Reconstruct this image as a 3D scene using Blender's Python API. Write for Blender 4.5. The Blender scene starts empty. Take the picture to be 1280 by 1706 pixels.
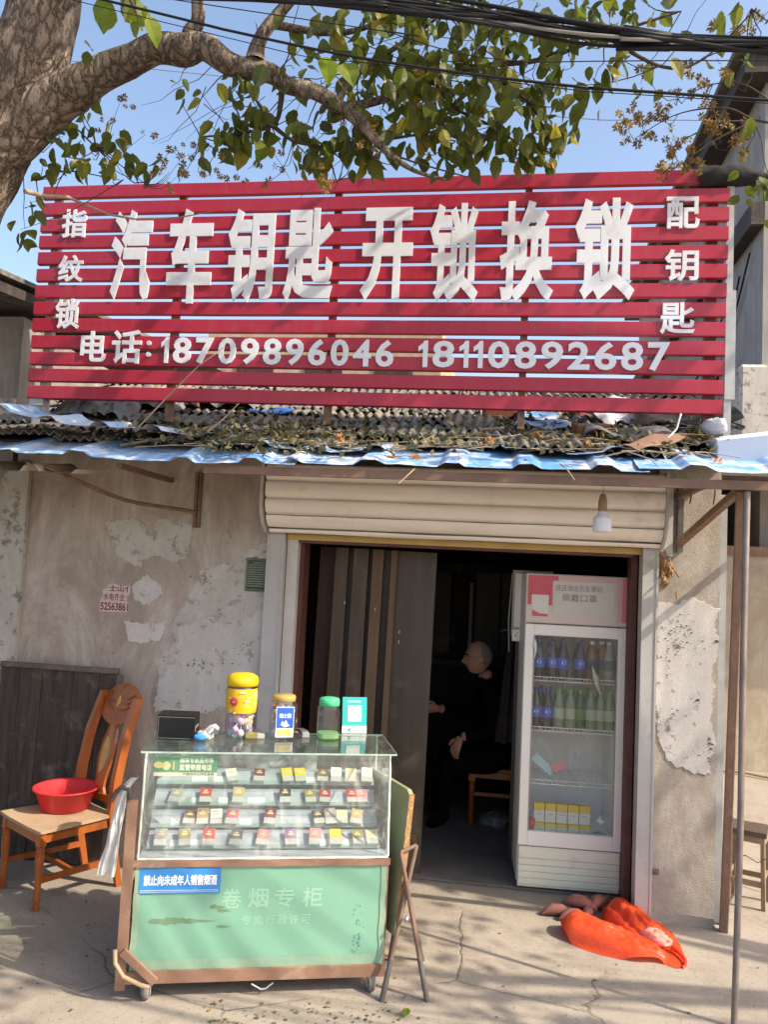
import bpy, bmesh, math, random
from math import sin, cos, pi, radians as rd
from mathutils import Vector as V, Matrix as Mx, noise as NZ
random.seed(11)
RN = random.random
def U(a, b): return a + (b - a) * RN()
S = bpy.context.scene
COL = S.collection

# ------------------------------------------------------------------ camera
YAW, PITCH, ROLL, F = rd(8.5), rd(4.15), rd(2.75), 1331.0
CAM = V((0, -4.58, 1.80))
fw = V((-sin(YAW) * cos(PITCH), cos(YAW) * cos(PITCH), sin(PITCH)))
rt = V((cos(YAW), sin(YAW), 0)); up = rt.cross(fw)
rt, up = cos(ROLL) * rt + sin(ROLL) * up, -sin(ROLL) * rt + cos(ROLL) * up
cd = bpy.data.cameras.new('camera'); cam = bpy.data.objects.new('camera', cd); COL.objects.link(cam)
cd.sensor_fit = 'VERTICAL'; cd.sensor_height = 24.0; cd.lens = F / 1706 * 24.0
cd.clip_start = 0.05; cd.clip_end = 2000
cam.matrix_world = Mx(((rt.x, up.x, -fw.x, CAM.x), (rt.y, up.y, -fw.y, CAM.y), (rt.z, up.z, -fw.z, CAM.z), (0, 0, 0, 1)))
S.camera = cam
# ------------------------------------------------------------------ sky, sun, exposure
SUN_EL, SUN_AZ = rd(41), rd(106)
w = bpy.data.worlds.new('World'); S.world = w; w.use_nodes = True
nt = w.node_tree; bg = nt.nodes['Background']
sky = nt.nodes.new('ShaderNodeTexSky'); sky.sky_type = 'NISHITA'; sky.sun_disc = False
sky.sun_elevation = SUN_EL; sky.sun_rotation = SUN_AZ; sky.air_density = 1.0; sky.dust_density = 3.0; sky.ozone_density = 2.6
nt.links.new(sky.outputs[0], bg.inputs[0]); bg.inputs[1].default_value = 0.15
sl = bpy.data.lights.new('sun', 'SUN'); sl.energy = 3.1; sl.angle = rd(0.5); sl.color = (1.0, 0.93, 0.82)
so = bpy.data.objects.new('sun', sl); COL.objects.link(so)
sdir = V((sin(SUN_AZ) * cos(SUN_EL), cos(SUN_AZ) * cos(SUN_EL), sin(SUN_EL)))
so.rotation_euler = sdir.to_track_quat('Z', 'Y').to_euler(); so.location = (8, -4, 9)
S.view_settings.view_transform = 'Standard'; S.view_settings.look = 'None'
S.view_settings.exposure = 1.2; S.view_settings.gamma = 1.0
S.view_settings.use_white_balance = True; S.view_settings.white_balance_temperature = 7200; S.view_settings.white_balance_tint = 10
S.cycles.use_denoising = True; S.cycles.max_bounces = 8; S.cycles.transparent_max_bounces = 24
S.cycles.diffuse_bounces = 4; S.cycles.glossy_bounces = 4; S.cycles.caustics_reflective = False; S.cycles.caustics_refractive = False

# ------------------------------------------------------------------ helpers
def ray(x, y): return ((x - 640) * rt + (853 - y) * up) / F + fw
def at(x, y, Y):                      # the point of the vertical plane y = Y seen there
    d = ray(x, y); t = (Y - CAM.y) / d.y; return CAM + t * d
def on(x, y, z=0.0):                  # the point of the level plane z seen there
    d = ray(x, y); t = (z - CAM.z) / d.z; return CAM + t * d
def TR(x, y=0, z=0): return Mx.Translation(V((x, y, z)) if not isinstance(x, V) else x)
def RZ(a): return Mx.Rotation(a, 4, 'Z')
def RX(a): return Mx.Rotation(a, 4, 'X')
def RY(a): return Mx.Rotation(a, 4, 'Y')
I4 = Mx.Identity(4)
class MB:
    def __init__(s): s.v = []; s.f = []; s.m = []; s.s = []; s.mi = 0; s.sm = False; s.M = I4
    def add(s, vs, fs, M=None, sm=None):
        M = s.M @ M if M is not None else s.M
        b = len(s.v); s.v += [tuple(M @ V(p)) for p in vs]
        flip = M.determinant() < 0
        for f in fs:
            g = [b + i for i in f]; s.f.append(g[::-1] if flip else g); s.m.append(s.mi); s.s.append(s.sm if sm is None else sm)
        return s
    def box(s, c, sz, M=None, bev=0, seg=1):
        bm = bmesh.new(); bmesh.ops.create_cube(bm, size=1.0, matrix=TR(*c) @ Mx.Diagonal((sz[0], sz[1], sz[2], 1)))
        if bev: bmesh.ops.bevel(bm, geom=list(bm.edges), offset=bev, segments=seg, affect='EDGES', profile=.5)
        bm.verts.index_update(); s.add([v.co[:] for v in bm.verts], [[v.index for v in f.verts] for f in bm.faces], M); bm.free(); return s
    def bx(s, x0, x1, y0, y1, z0, z1, M=None, bev=0): return s.box(((x0+x1)/2, (y0+y1)/2, (z0+z1)/2), (x1-x0, y1-y0, z1-z0), M, bev)
    def tube(s, pts, r, seg=8, M=None, cap=True, sm=True):
        pts = [V(p) for p in pts]; n = len(pts); rr = r if isinstance(r, (list, tuple)) else [r] * n
        vs, fs = [], []; ref = None
        for i, p in enumerate(pts):
            t = (pts[min(i+1, n-1)] - pts[max(i-1, 0)]).normalized()
            if ref is None: ref = V((0, 0, 1)) if abs(t.z) < .9 else V((1, 0, 0))
            a = (ref - t * ref.dot(t))
            a = a.normalized() if a.length > 1e-5 else t.orthogonal().normalized()
            ref = a; b = t.cross(a)
            for k in range(seg):
                q = 2 * pi * k / seg; vs.append(p + (a * cos(q) + b * sin(q)) * rr[i])
        for i in range(n - 1):
            for k in range(seg):
                k2 = (k + 1) % seg; fs.append([i*seg+k, i*seg+k2, (i+1)*seg+k2, (i+1)*seg+k])
        s.add(vs, fs, M, sm)
        if cap:
            s.add(vs[:seg], [list(range(seg))[::-1]], M, False); s.add(vs[-seg:], [list(range(seg))], M, False)
        return s
    def lathe(s, prof, seg=20, M=None, sm=True, arc=2*pi):
        vs, fs = [], []; n = len(prof)
        for (r, z) in prof:
            for k in range(seg): q = arc * k / seg; vs.append((r * cos(q), r * sin(q), z))
        for i in range(n - 1):
            for k in range(seg):
                k2 = (k + 1) % seg; fs.append([i*seg+k, i*seg+k2, (i+1)*seg+k2, (i+1)*seg+k])
        return s.add(vs, fs, M, sm)
    def prism(s, pts, h, M=None):      # a polygon of the xy plane, extruded along z by h
        n = len(pts); vs = [(x, y, 0) for x, y in pts] + [(x, y, h) for x, y in pts]
        fs = [list(range(n))[::-1], list(range(n, 2*n))] + [[i, (i+1) % n, n+(i+1) % n, n+i] for i in range(n)]
        return s.add(vs, fs, M)
    def grid(s, fn, nu, nv, M=None, sm=True, thick=None):
        vs = [fn(i / nu, j / nv) for j in range(nv + 1) for i in range(nu + 1)]
        fs = [[j*(nu+1)+i, j*(nu+1)+i+1, (j+1)*(nu+1)+i+1, (j+1)*(nu+1)+i] for j in range(nv) for i in range(nu)]
        s.add(vs, fs, M, sm)
        if thick:
            t = V(thick); v2 = [tuple(V(p) + t) for p in vs]; s.add(v2, [f[::-1] for f in fs], M, sm)
            rim = [i for i in range(nu+1)] + [j*(nu+1)+nu for j in range(1, nv+1)] + [nv*(nu+1)+i for i in range(nu-1, -1, -1)] + [j*(nu+1) for j in range(nv-1, 0, -1)]
            m = len(rim); s.add([vs[i] for i in rim] + [v2[i] for i in rim], [[(i+1) % m, i, m+i, m+(i+1) % m] for i in range(m)], M, False)
        return s
    def mesh(s, name, mats):
        me = bpy.data.meshes.new(name); me.from_pydata(s.v, [], s.f)
        for m in (mats if isinstance(mats, (list, tuple)) else [mats]): me.materials.append(m)
        me.polygons.foreach_set('material_index', s.m); me.polygons.foreach_set('use_smooth', s.s); me.update(); return me
    def build(s, name, mats, parent=None, label=None, cat=None, group=None, kind=None):
        return ob(name, s.mesh(name, mats), parent, label, cat, group, kind)
def ob(name, me, parent=None, label=None, cat=None, group=None, kind=None, M=None):
    o = bpy.data.objects.new(name, me); COL.objects.link(o)
    if parent: o.parent = parent
    if M is not None: o.matrix_local = M
    return tag(o, label, cat, group, kind)
def tag(o, label=None, cat=None, group=None, kind=None):
    for k, x in (('label', label), ('category', cat), ('group', group), ('kind', kind)):
        if x: o[k] = x
    return o
def T(name, label, cat, loc=(0, 0, 0), rz=0, group=None):
    o = bpy.data.objects.new(name, None); COL.objects.link(o); o.empty_display_size = .1
    o.location = loc; o.rotation_euler = (0, 0, rz); return tag(o, label, cat, group)
def copy_tree(o, parent=None):
    c = o.copy(); COL.objects.link(c); c.parent = parent
    for ch in list(o.children): copy_tree(ch, c)
    return c
def B(name, mats, parent, *boxes, M=None, bev=0, **kw):
    m = MB()
    for b in boxes: m.bx(*b, M=M, bev=bev)
    return m.build(name, mats, parent, **kw)
def face(o, ex=(1, 0, 0), ey=(0, 0, 1)):   # matrix: local x -> ex, local y -> ey, local z -> outwards
    ex = V(ex).normalized(); ey = V(ey).normalized(); ez = ex.cross(ey)
    return Mx(((ex.x, ey.x, ez.x, o[0]), (ex.y, ey.y, ez.y, o[1]), (ex.z, ey.z, ez.z, o[2]), (0, 0, 0, 1)))
def text(mb, s, x0, y0, x1, y1, M, bold=0.0, depth=.001, res=3):   # the writing s fitted into a box of the face M
    c = bpy.data.curves.new('t', 'FONT'); c.body = s; c.size = 1; c.bevel_depth = bold; c.bevel_resolution = 0; c.extrude = .5; c.resolution_u = res
    o = bpy.data.objects.new('t', c); COL.objects.link(o)
    dg = bpy.context.evaluated_depsgraph_get(); me = bpy.data.meshes.new_from_object(o.evaluated_get(dg))
    if len(me.vertices):
        xs = [v.co.x for v in me.vertices]; ys = [v.co.y for v in me.vertices]; a, b, c0, d = min(xs), max(xs), min(ys), max(ys)
        fx = (x1-x0) / max(b-a, 1e-6); fy = (y1-y0) / max(d-c0, 1e-6)
        vs = [(x0+(v.co.x-a)*fx, y0+(v.co.y-c0)*fy, (v.co.z+.5+bold)/(1+2*bold)*depth) for v in me.vertices]
        mb.add(vs, [list(p.vertices) for p in me.polygons], M, False)
    bpy.data.objects.remove(o); bpy.data.meshes.remove(me); bpy.data.curves.remove(c)
    return mb
def nz(x, y, z=0, f=1.0): return NZ.noise(V((x * f, y * f, z * f)))

# ------------------------------------------------------------------ materials
MATS = {}
class NT:
    def __init__(s, name):
        s.m = bpy.data.materials.new(name); s.m.use_nodes = True; s.t = s.m.node_tree; s.n = s.t.nodes; s.l = s.t.links
        s.p = s.n['Principled BSDF']; s.out = s.n['Material Output']; s._tc = None
    def tc(s, k='Object'):
        if not s._tc: s._tc = s.n.new('ShaderNodeTexCoord')
        return s._tc.outputs[k]
    def map(s, sc, src=None, loc=(0, 0, 0)):
        m = s.n.new('ShaderNodeMapping'); m.inputs['Scale'].default_value = sc if isinstance(sc, tuple) else (sc,)*3
        m.inputs['Location'].default_value = loc; s.l.new(src or s.tc(), m.inputs[0]); return m.outputs[0]
    def noise(s, scale, detail=6, rough=.6, vec=None, dist=0):
        t = s.n.new('ShaderNodeTexNoise'); t.inputs['Scale'].default_value = scale; t.inputs['Detail'].default_value = detail
        t.inputs['Roughness'].default_value = rough; t.inputs['Distortion'].default_value = dist
        s.l.new(vec or s.tc(), t.inputs['Vector']); return t.outputs[0]
    def vor(s, scale, vec=None, feat='DISTANCE_TO_EDGE'):
        t = s.n.new('ShaderNodeTexVoronoi'); t.feature = feat; t.inputs['Scale'].default_value = scale; s.l.new(vec or s.tc(), t.inputs['Vector']); return t.outputs[0]
    def ramp(s, src, a, b, ca=(0, 0, 0), cb=(1, 1, 1)):
        r = s.n.new('ShaderNodeValToRGB'); e = r.color_ramp.elements; e[0].position = a; e[1].position = b
        e[0].color = (*ca, 1); e[1].color = (*cb, 1); s.l.new(src, r.inputs[0]); return r.outputs[0]
    def mix(s, f, a, b, mode='MIX'):
        m = s.n.new('ShaderNodeMix'); m.data_type = 'RGBA'; m.blend_type = mode
        for i, x in ((0, f), (6, a), (7, b)):
            if isinstance(x, (int, float)): m.inputs[i].default_value = x
            elif isinstance(x, tuple): m.inputs[i].default_value = (*x, 1)
            else: s.l.new(x, m.inputs[i])
        return m.outputs[2]
    def math(s, op, a, b=0.0):
        m = s.n.new('ShaderNodeMath'); m.operation = op
        for i, x in ((0, a), (1, b)):
            if isinstance(x, (int, float)): m.inputs[i].default_value = x
            else: s.l.new(x, m.inputs[i])
        return m.outputs[0]
    def col(s, c):
        if isinstance(c, tuple): s.p.inputs['Base Color'].default_value = (*c, 1)
        else: s.l.new(c, s.p.inputs['Base Color'])
        return s
    def bump(s, h, st=.3, d=.01):
        b = s.n.new('ShaderNodeBump'); b.inputs['Strength'].default_value = st; b.inputs['Distance'].default_value = d
        s.l.new(h, b.inputs['Height']); s.l.new(b.outputs[0], s.p.inputs['Normal']); return s
    def set(s, **k):
        for a, b in k.items():
            i = s.p.inputs[a.replace('_', ' ')]
            if isinstance(b, (int, float)): i.default_value = b
            elif isinstance(b, tuple): i.default_value = (*b, 1)
            else: s.l.new(b, i)
        return s
def pm(name, c, c2=None, scale=6, rough=.7, bump=.15, bs=60, bd=.004, metal=0, dirt=None, da=.55, db=.75, ds=3, stretch=None, spec=.4):
    if name in MATS: return MATS[name]
    n = NT(name); c2 = c2 or tuple(x * .75 for x in c)
    vec = n.map(stretch) if stretch else n.tc()
    a = n.noise(scale, 6, .65, vec); k = n.mix(n.ramp(a, .35, .65), c2, c)
    if dirt: k = n.mix(n.ramp(n.noise(ds, 8, .7, n.map((1, 1, 1), loc=(3, 7, 1))), da, db), k, dirt)
    n.col(k).set(Roughness=rough, Metallic=metal, Specular_IOR_Level=spec)
    if bump: n.bump(n.noise(bs, 5, .6, vec), bump, bd)
    MATS[name] = n.m; return n.m
def thin_glass(name, tint=(1, 1, 1), refl=.09, smear=0.0):
    n = NT(name); tr = n.n.new('ShaderNodeBsdfTransparent'); tr.inputs[0].default_value = (*tint, 1)
    gl = n.n.new('ShaderNodeBsdfGlossy'); gl.inputs['Roughness'].default_value = .03
    lw = n.n.new('ShaderNodeLayerWeight'); lw.inputs[0].default_value = .5
    f = n.math('ADD', n.math('MULTIPLY', n.math('POWER', lw.outputs['Facing'], 4.0), .6), refl)
    m = n.n.new('ShaderNodeMixShader'); n.l.new(f, m.inputs[0]); n.l.new(tr.outputs[0], m.inputs[1]); n.l.new(gl.outputs[0], m.inputs[2])
    last = m
    if smear:
        df = n.n.new('ShaderNodeBsdfDiffuse'); df.inputs[0].default_value = (.75, .76, .74, 1)
        k = n.ramp(n.noise(9, 9, .75, n.map((1, 1, .5)), 1.5), .5, .8, (0, 0, 0), (smear,)*3)
        k = n.math('ADD', k, smear * .12)
        m2 = n.n.new('ShaderNodeMixShader'); n.l.new(k, m2.inputs[0]); n.l.new(m.outputs[0], m2.inputs[1]); n.l.new(df.outputs[0], m2.inputs[2]); last = m2
    n.l.new(last.outputs[0], n.out.inputs[0]); return n.m
def transl(name, c, c2, rough=.45, amt=.4, scale=4, bump=0, rnd=False, c3=None):   # leaf or thin plastic: lets light through
    n = NT(name)
    if rnd:
        oi = n.n.new('ShaderNodeObjectInfo'); ge = n.n.new('ShaderNodeNewGeometry')
        r = n.math('FRACT', n.math('ADD', oi.outputs['Random'], ge.outputs['Random Per Island']))
        k = n.mix(n.ramp(r, .1, .8), c, c2)
        if c3: k = n.mix(n.ramp(r, .84, .9), k, c3)
        k = n.mix(n.ramp(n.noise(30, 3, .6), .3, .75), k, n.mix(.6, k, (.10, .09, .02)))
    else: k = n.mix(n.ramp(n.noise(scale, 5, .6), .35, .65), c, c2)
    n.col(k).set(Roughness=rough)
    if bump: n.bump(n.noise(scale * 3, 6, .65, n.map((1, 2.2, 1.4)), 1.2), bump, .02)
    t = n.n.new('ShaderNodeBsdfTranslucent'); n.l.new(k, t.inputs[0])
    m = n.n.new('ShaderNodeMixShader'); m.inputs[0].default_value = amt
    n.l.new(n.p.outputs[0], m.inputs[1]); n.l.new(t.outputs[0], m.inputs[2]); n.l.new(m.outputs[0], n.out.inputs[0]); return n.m

def wall_mat(name, base, dark, pale, seed, streak=.6, relief=.45):
    n = NT(name); v0 = n.map(1.0, loc=(seed, seed*2, seed*.7))
    k = n.mix(n.ramp(n.noise(1.6, 8, .7, v0, .6), .32, .68), dark, base)
    k = n.mix(n.ramp(n.noise(2.4, 9, .75, n.map((1.0, 1, .55), loc=(seed+9, 4, 2)), 1.2), .43, .64), k, pale)
    k = n.mix(n.math('MULTIPLY', n.ramp(n.noise(7, 7, .7, n.map((1, 1, .16), loc=(seed, 1, 5))), .42, .7), streak), k, tuple(x * .58 for x in base))
    k = n.mix(n.math('MULTIPLY', n.ramp(n.noise(26, 6, .8, v0), .6, .68), .75), k, tuple(x * .45 for x in base))
    k = n.mix(n.math('MULTIPLY', n.ramp(n.vor(1.7, n.map(1.0, n.mix(.12, n.tc(), n.noise(3, 6, .7, v0)), loc=(seed, 3, 1))), .0, .006), -.55), k, (.1, .085, .075)) if False else k
    n.col(k).set(Roughness=.92, Specular_IOR_Level=.2)
    h = n.mix(.5, n.noise(45, 6, .7, v0), n.noise(180, 4, .6, v0)); n.bump(h, relief, .006 if relief < .6 else .014); return n.m
M_WALL = wall_mat('plaster_wall', (.42, .35, .30), (.29, .235, .195), (.53, .48, .435), 1.3)
M_PILLAR = wall_mat('pillar_plaster', (.41, .36, .305), (.29, .25, .21), (.49, .45, .405), 5.1, .3, .8)
M_YARD = wall_mat('yard_plaster', (.42, .345, .26), (.33, .27, .2), (.5, .44, .36), 8.8, .4)
M_NEIGH = wall_mat('neighbour_plaster', (.25, .225, .2), (.17, .15, .13), (.34, .31, .28), 3.7)
M_TAN = wall_mat('tan_plaster', (.45, .34, .22), (.36, .27, .17), (.5, .4, .3), 2.2, .3)
M_GREYW = wall_mat('grey_render', (.34, .315, .295), (.28, .255, .24), (.39, .365, .345), 6.1, .5)
M_WHITE = wall_mat('white_patch', (.54, .51, .49), (.46, .43, .405), (.60, .58, .56), 4.4, .3)
M_PALE = wall_mat('pale_patch', (.47, .44, .40), (.40, .365, .325), (.53, .505, .47), 7.9, .3)
def worn(m, seed, lo=.34, hi=.43):      # flaking coat: gaps where the wall below shows
    t = m.node_tree; n = t.nodes; o = n['Material Output']; p = n['Principled BSDF']
    tc = n.new('ShaderNodeTexCoord'); mp = n.new('ShaderNodeMapping'); mp.inputs['Location'].default_value = (seed, seed, seed); t.links.new(tc.outputs['Object'], mp.inputs[0])
    z = n.new('ShaderNodeTexNoise'); z.inputs['Scale'].default_value = 10; z.inputs['Detail'].default_value = 10; z.inputs['Roughness'].default_value = .72; z.inputs['Distortion'].default_value = .15; t.links.new(mp.outputs[0], z.inputs['Vector'])
    r = n.new('ShaderNodeValToRGB'); r.color_ramp.elements[0].position = lo; r.color_ramp.elements[1].position = hi; t.links.new(z.outputs[0], r.inputs[0]); t.links.new(r.outputs[0], p.inputs['Alpha'])
worn(M_WHITE, 2.0, .33, .42); worn(M_PALE, 6.0, .33, .46)
def ground_mat():
    n = NT('concrete_ground'); v = n.tc()
    k = n.mix(n.ramp(n.noise(.7, 8, .7), .3, .7), (.275, .235, .195), (.35, .31, .26))
    k = n.mix(n.math('MULTIPLY', n.ramp(n.noise(2.6, 9, .75, n.map(1.0, loc=(4, 2, 0)), .8), .48, .7), .7), k, (.215, .18, .145))
    k = n.mix(n.math('MULTIPLY', n.ramp(n.noise(1.4, 8, .75, n.map(1.0, loc=(7, 3, 0)), 1.0), .58, .68), .5), k, (.17, .14, .115))
    k = n.mix(n.math('MULTIPLY', n.ramp(n.noise(90, 4, .7), .58, .64), .45), k, (.14, .115, .09))
    k = n.mix(n.math('MULTIPLY', n.ramp(n.noise(38, 5, .7), .58, .66), .7), k, (.13, .105, .085))
    k = n.mix(n.math('MULTIPLY', n.ramp(n.noise(9, 8, .75, n.map(1.0, loc=(1, 8, 0))), .6, .72), .45), k, (.42, .385, .34))
    dv = n.mix(.24, v, n.noise(1.7, 6, .6))
    cr = n.ramp(n.vor(.62, n.map(1.0, dv, loc=(.35, .1, 0))), .0, .0045, (1, 1, 1), (0, 0, 0))
    crm = n.math('MULTIPLY', cr, n.ramp(n.noise(1.1, 3, .6, n.map(1.0, loc=(9, 4, 0))), .47, .56))
    k = n.mix(n.math('MULTIPLY', crm, .55), k, (.09, .075, .06))
    n.col(k).set(Roughness=.93, Specular_IOR_Level=.2)
    h = n.math('SUBTRACT', n.mix(.4, n.noise(30, 7, .7), n.noise(220, 3, .6)), n.math('MULTIPLY', crm, 1.2)); n.bump(h, .5, .008); return n.m
M_GROUND = ground_mat()
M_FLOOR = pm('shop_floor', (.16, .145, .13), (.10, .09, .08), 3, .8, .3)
M_GALV = pm('galvanised', (.45, .45, .45), (.34, .34, .335), 5, .5, .15, metal=.35, dirt=(.25, .22, .2), da=.6, db=.8, ds=8)
M_GUIDE = pm('guide_rail', (.47, .455, .44), (.38, .365, .35), 3, .6, .1, dirt=(.24, .21, .19), da=.55, db=.8, ds=6)
M_JAMBW = pm('white_jamb', (.58, .545, .52), (.5, .46, .43), 5, .6, .1, dirt=(.3, .24, .2), da=.62, db=.8, ds=9)
M_OXBLOOD = pm('oxblood_paint', (.13, .045, .035), (.08, .03, .025), 8, .6, .2)
M_SHUT = pm('shutter_slat', (.84, .78, .72), (.76, .70, .64), 2, .5, .06, dirt=(.46, .41, .34), da=.56, db=.8, ds=2.5, stretch=(1, 1, 3))
M_YEL = pm('yellow_lintel', (.52, .36, .12), (.42, .28, .09), 4, .55, .1, dirt=(.25, .17, .1), da=.6, db=.75, ds=6)
M_RED = NT('red_slat_paint')
k = M_RED.mix(M_RED.ramp(M_RED.noise(1.3, 5, .6, M_RED.map((1, 1, 4))), .3, .7), (.35, .014, .036), (.42, .024, .052))
k = M_RED.mix(M_RED.math('MULTIPLY', M_RED.ramp(M_RED.noise(20, 7, .75, M_RED.map((1, 1, .25))), .48, .74), .38), k, (.33, .10, .11))
M_RED.col(k).set(Roughness=.36, Specular_IOR_Level=.5).bump(M_RED.noise(3, 3, .5, M_RED.map((.6, 1, 6))), .08, .01); M_RED = M_RED.m
M_LETTER = pm('white_acrylic', (.72, .74, .80), (.67, .69, .75), 3, .35, .0, dirt=(.50, .49, .50), da=.52, db=.8, ds=7)
M_POST = pm('sign_post', (.40, .385, .37), (.3, .28, .27), 6, .55, .1, metal=.3)
M_RUST = pm('rusty_steel', (.20, .115, .075), (.115, .065, .045), 12, .8, .3, dirt=(.27, .19, .14), da=.5, db=.7, ds=9)
M_BROWNST = pm('brown_beam', (.205, .125, .095), (.15, .09, .068), 6, .7, .2, dirt=(.10, .07, .06), da=.55, db=.75, ds=4)
M_BLUE = NT('blue_tin')
a = M_BLUE.noise(2.2, 8, .7, M_BLUE.map((.7, 1.6, 1)), .7); k = M_BLUE.mix(M_BLUE.ramp(a, .42, .62), (.08, .27, .58), (.34, .47, .64))
k = M_BLUE.mix(M_BLUE.ramp(M_BLUE.noise(5, 9, .75, M_BLUE.map((1, 1, 1), loc=(4, 1, 0)), 1), .50, .62), k, (.60, .57, .56))
k = M_BLUE.mix(M_BLUE.ramp(M_BLUE.noise(14, 6, .75, M_BLUE.map((1, .4, 1), loc=(8, 1, 0))), .58, .68), k, (.26, .17, .12))
M_BLUE.col(k).set(Roughness=.75, Specular_IOR_Level=.2).bump(M_BLUE.noise(25, 4, .6), .15, .004); M_BLUE = M_BLUE.m
M_TINBACK = pm('tin_underside', (.50, .42, .34), (.38, .3, .24), 5, .7, .1, dirt=(.22, .15, .11), da=.5, db=.7, ds=5)
M_TILE = pm('cement_tile', (.15, .145, .135), (.075, .07, .068), 7, .92, .4, 50, .006, dirt=(.23, .215, .175), da=.5, db=.66, ds=9)
M_TILE2 = pm('lichen_tile', (.25, .225, .17), (.16, .145, .115), 7, .92, .4, 50, .006, dirt=(.09, .085, .08), da=.52, db=.66, ds=9)
M_BRICK = pm('brick', (.30, .12, .075), (.22, .085, .055), 9, .9, .5, 60, dirt=(.36, .28, .22), da=.55, db=.7, ds=14)
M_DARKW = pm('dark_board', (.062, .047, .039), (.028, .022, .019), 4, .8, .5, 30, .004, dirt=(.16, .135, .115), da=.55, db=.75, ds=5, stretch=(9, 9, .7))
M_DARKW2 = pm('board_cap', (.14, .115, .095), (.08, .065, .055), 5, .8, .4, dirt=(.22, .19, .16), da=.55, db=.75, ds=7)
M_CHAIR = pm('lacquered_wood', (.36, .10, .022), (.26, .062, .014), 3, .28, .08, 40, .002, stretch=(6, 6, .9), spec=.5)
M_CHAIR2 = pm('carved_wood', (.38, .115, .03), (.25, .068, .016), 22, .32, .9, 55, .006, spec=.5)
M_INLAY = pm('cream_inlay', (.52, .33, .11), (.40, .22, .06), 9, .35, .15, 40)
M_SEAT = pm('seat_board', (.43, .31, .20), (.35, .245, .15), 5, .7, .15, dirt=(.25, .17, .11), da=.6, db=.75, ds=8)
M_TUB = transl('red_tub', (.75, .055, .065), (.70, .045, .055), .3, .3)
M_BLACK = pm('black_card', (.008, .008, .009), (.012, .012, .013), 5, .5, .05, spec=.2)
M_GLASS = thin_glass('cabinet_glass', (.97, .99, .98), .035, .28)
M_GLASST = thin_glass('top_glass', (.86, .95, .91), .09, .10)
M_GLASSF = thin_glass('fridge_glass', (.97, .98, .98), .03, .10)
M_JAR = thin_glass('clear_plastic', (.93, .95, .96), .10, .05)
M_GEDGE = pm('glass_edge', (.30, .42, .37), (.42, .52, .47), 20, .25, 0)
M_GREEN = NT('mint_panel')
k = M_GREEN.mix(M_GREEN.ramp(M_GREEN.noise(2, 7, .65), .3, .7), (.15, .34, .24), (.195, .395, .29))
k = M_GREEN.mix(M_GREEN.math('MULTIPLY', M_GREEN.ramp(M_GREEN.noise(16, 8, .8, M_GREEN.map((.5, 1, 1.4))), .58, .74), .6), k, (.27, .40, .30))
k = M_GREEN.mix(M_GREEN.math('MULTIPLY', M_GREEN.ramp(M_GREEN.noise(8, 8, .8, M_GREEN.map((1, 1, 1), loc=(3, 3, 3))), .6, .76), .5), k, (.22, .30, .22))
M_GREEN.col(k).set(Roughness=.42).bump(M_GREEN.noise(8, 4, .6), .12, .006); M_GREEN = M_GREEN.m
M_TAPE = pm('clear_tape', (.26, .38, .28), (.20, .34, .24), 9, .3, .3, 25, .004, dirt=(.4, .36, .27), da=.55, db=.75, ds=8)
M_CARTW = pm('cart_timber', (.27, .155, .105), (.19, .105, .07), 5, .75, .25, dirt=(.40, .31, .24), da=.55, db=.75, ds=8)
M_FRAMEW = pm('white_sealant', (.66, .66, .60), (.5, .5, .44), 14, .5, .5, 30, .006, dirt=(.40, .38, .3), da=.55, db=.7, ds=12)
M_PAPER = pm('grey_paper', (.40, .43, .48), (.30, .33, .37), 4, .7, .1)
M_FOIL = NT('crinkled_film'); k = M_FOIL.mix(M_FOIL.ramp(M_FOIL.vor(16, None, 'F1'), .1, .7), (.55, .55, .55), (.2, .2, .2))
M_FOIL.col(k).set(Roughness=.35).bump(M_FOIL.vor(14, None, 'F1'), .9, .02); M_FOIL = M_FOIL.m
M_FRIDGE = pm('fridge_enamel', (.80, .77, .72), (.76, .73, .675), 2, .38, .04, dirt=(.5, .45, .36), da=.58, db=.8, ds=3)
M_FRBASE = pm('fridge_base', (.76, .73, .60), (.70, .67, .54), 2, .45, .05, dirt=(.44, .39, .3), da=.56, db=.8, ds=4)
M_FRIN = pm('fridge_liner', (.82, .82, .80), (.78, .78, .75), 3, .5, .03)
M_WIRE = pm('white_wire', (.75, .75, .72), (.68, .68, .65), 8, .4, 0)
M_CARD = pm('cardboard', (.38, .205, .09), (.31, .16, .065), 5, .8, .15, stretch=(1, 1, .3))
M_BAG = transl('orange_bag', (.85, .115, .04), (.80, .085, .032), .22, .35, 5, .35)
M_BAGIN = transl('pale_bag', (.80, .33, .26), (.85, .45, .38), .25, .4, 6, .5)
M_POTATO = pm('sweet_potato', (.26, .105, .085), (.19, .07, .06), 9, .75, .3, dirt=(.32, .23, .17), da=.55, db=.7, ds=20)
M_OLDW = pm('weathered_wood', (.30, .215, .14), (.20, .14, .095), 4, .85, .4, 35, .004, stretch=(7, 7, .8), dirt=(.12, .09, .07), da=.58, db=.75, ds=8)
M_OLDW2 = pm('reddish_post', (.27, .165, .115), (.19, .115, .08), 4, .85, .3, 35, .004, stretch=(8, 8, .6), dirt=(.36, .27, .21), da=.55, db=.75, ds=7)
M_PIPE = pm('steel_pipe', (.25, .215, .20), (.17, .135, .12), 6, .55, .15, metal=.3, dirt=(.20, .14, .12), da=.5, db=.75, ds=7)
M_DARKST = pm('dark_tube', (.16, .145, .14), (.10, .09, .088), 6, .5, .1, metal=.4, dirt=(.25, .18, .14), da=.55, db=.7, ds=9)
M_RUBBER = pm('rubber', (.06, .058, .055), (.04, .04, .04), 9, .8, .1)
M_CASTER = pm('caster', (.20, .18, .165), (.13, .115, .10), 9, .7, .2)
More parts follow.
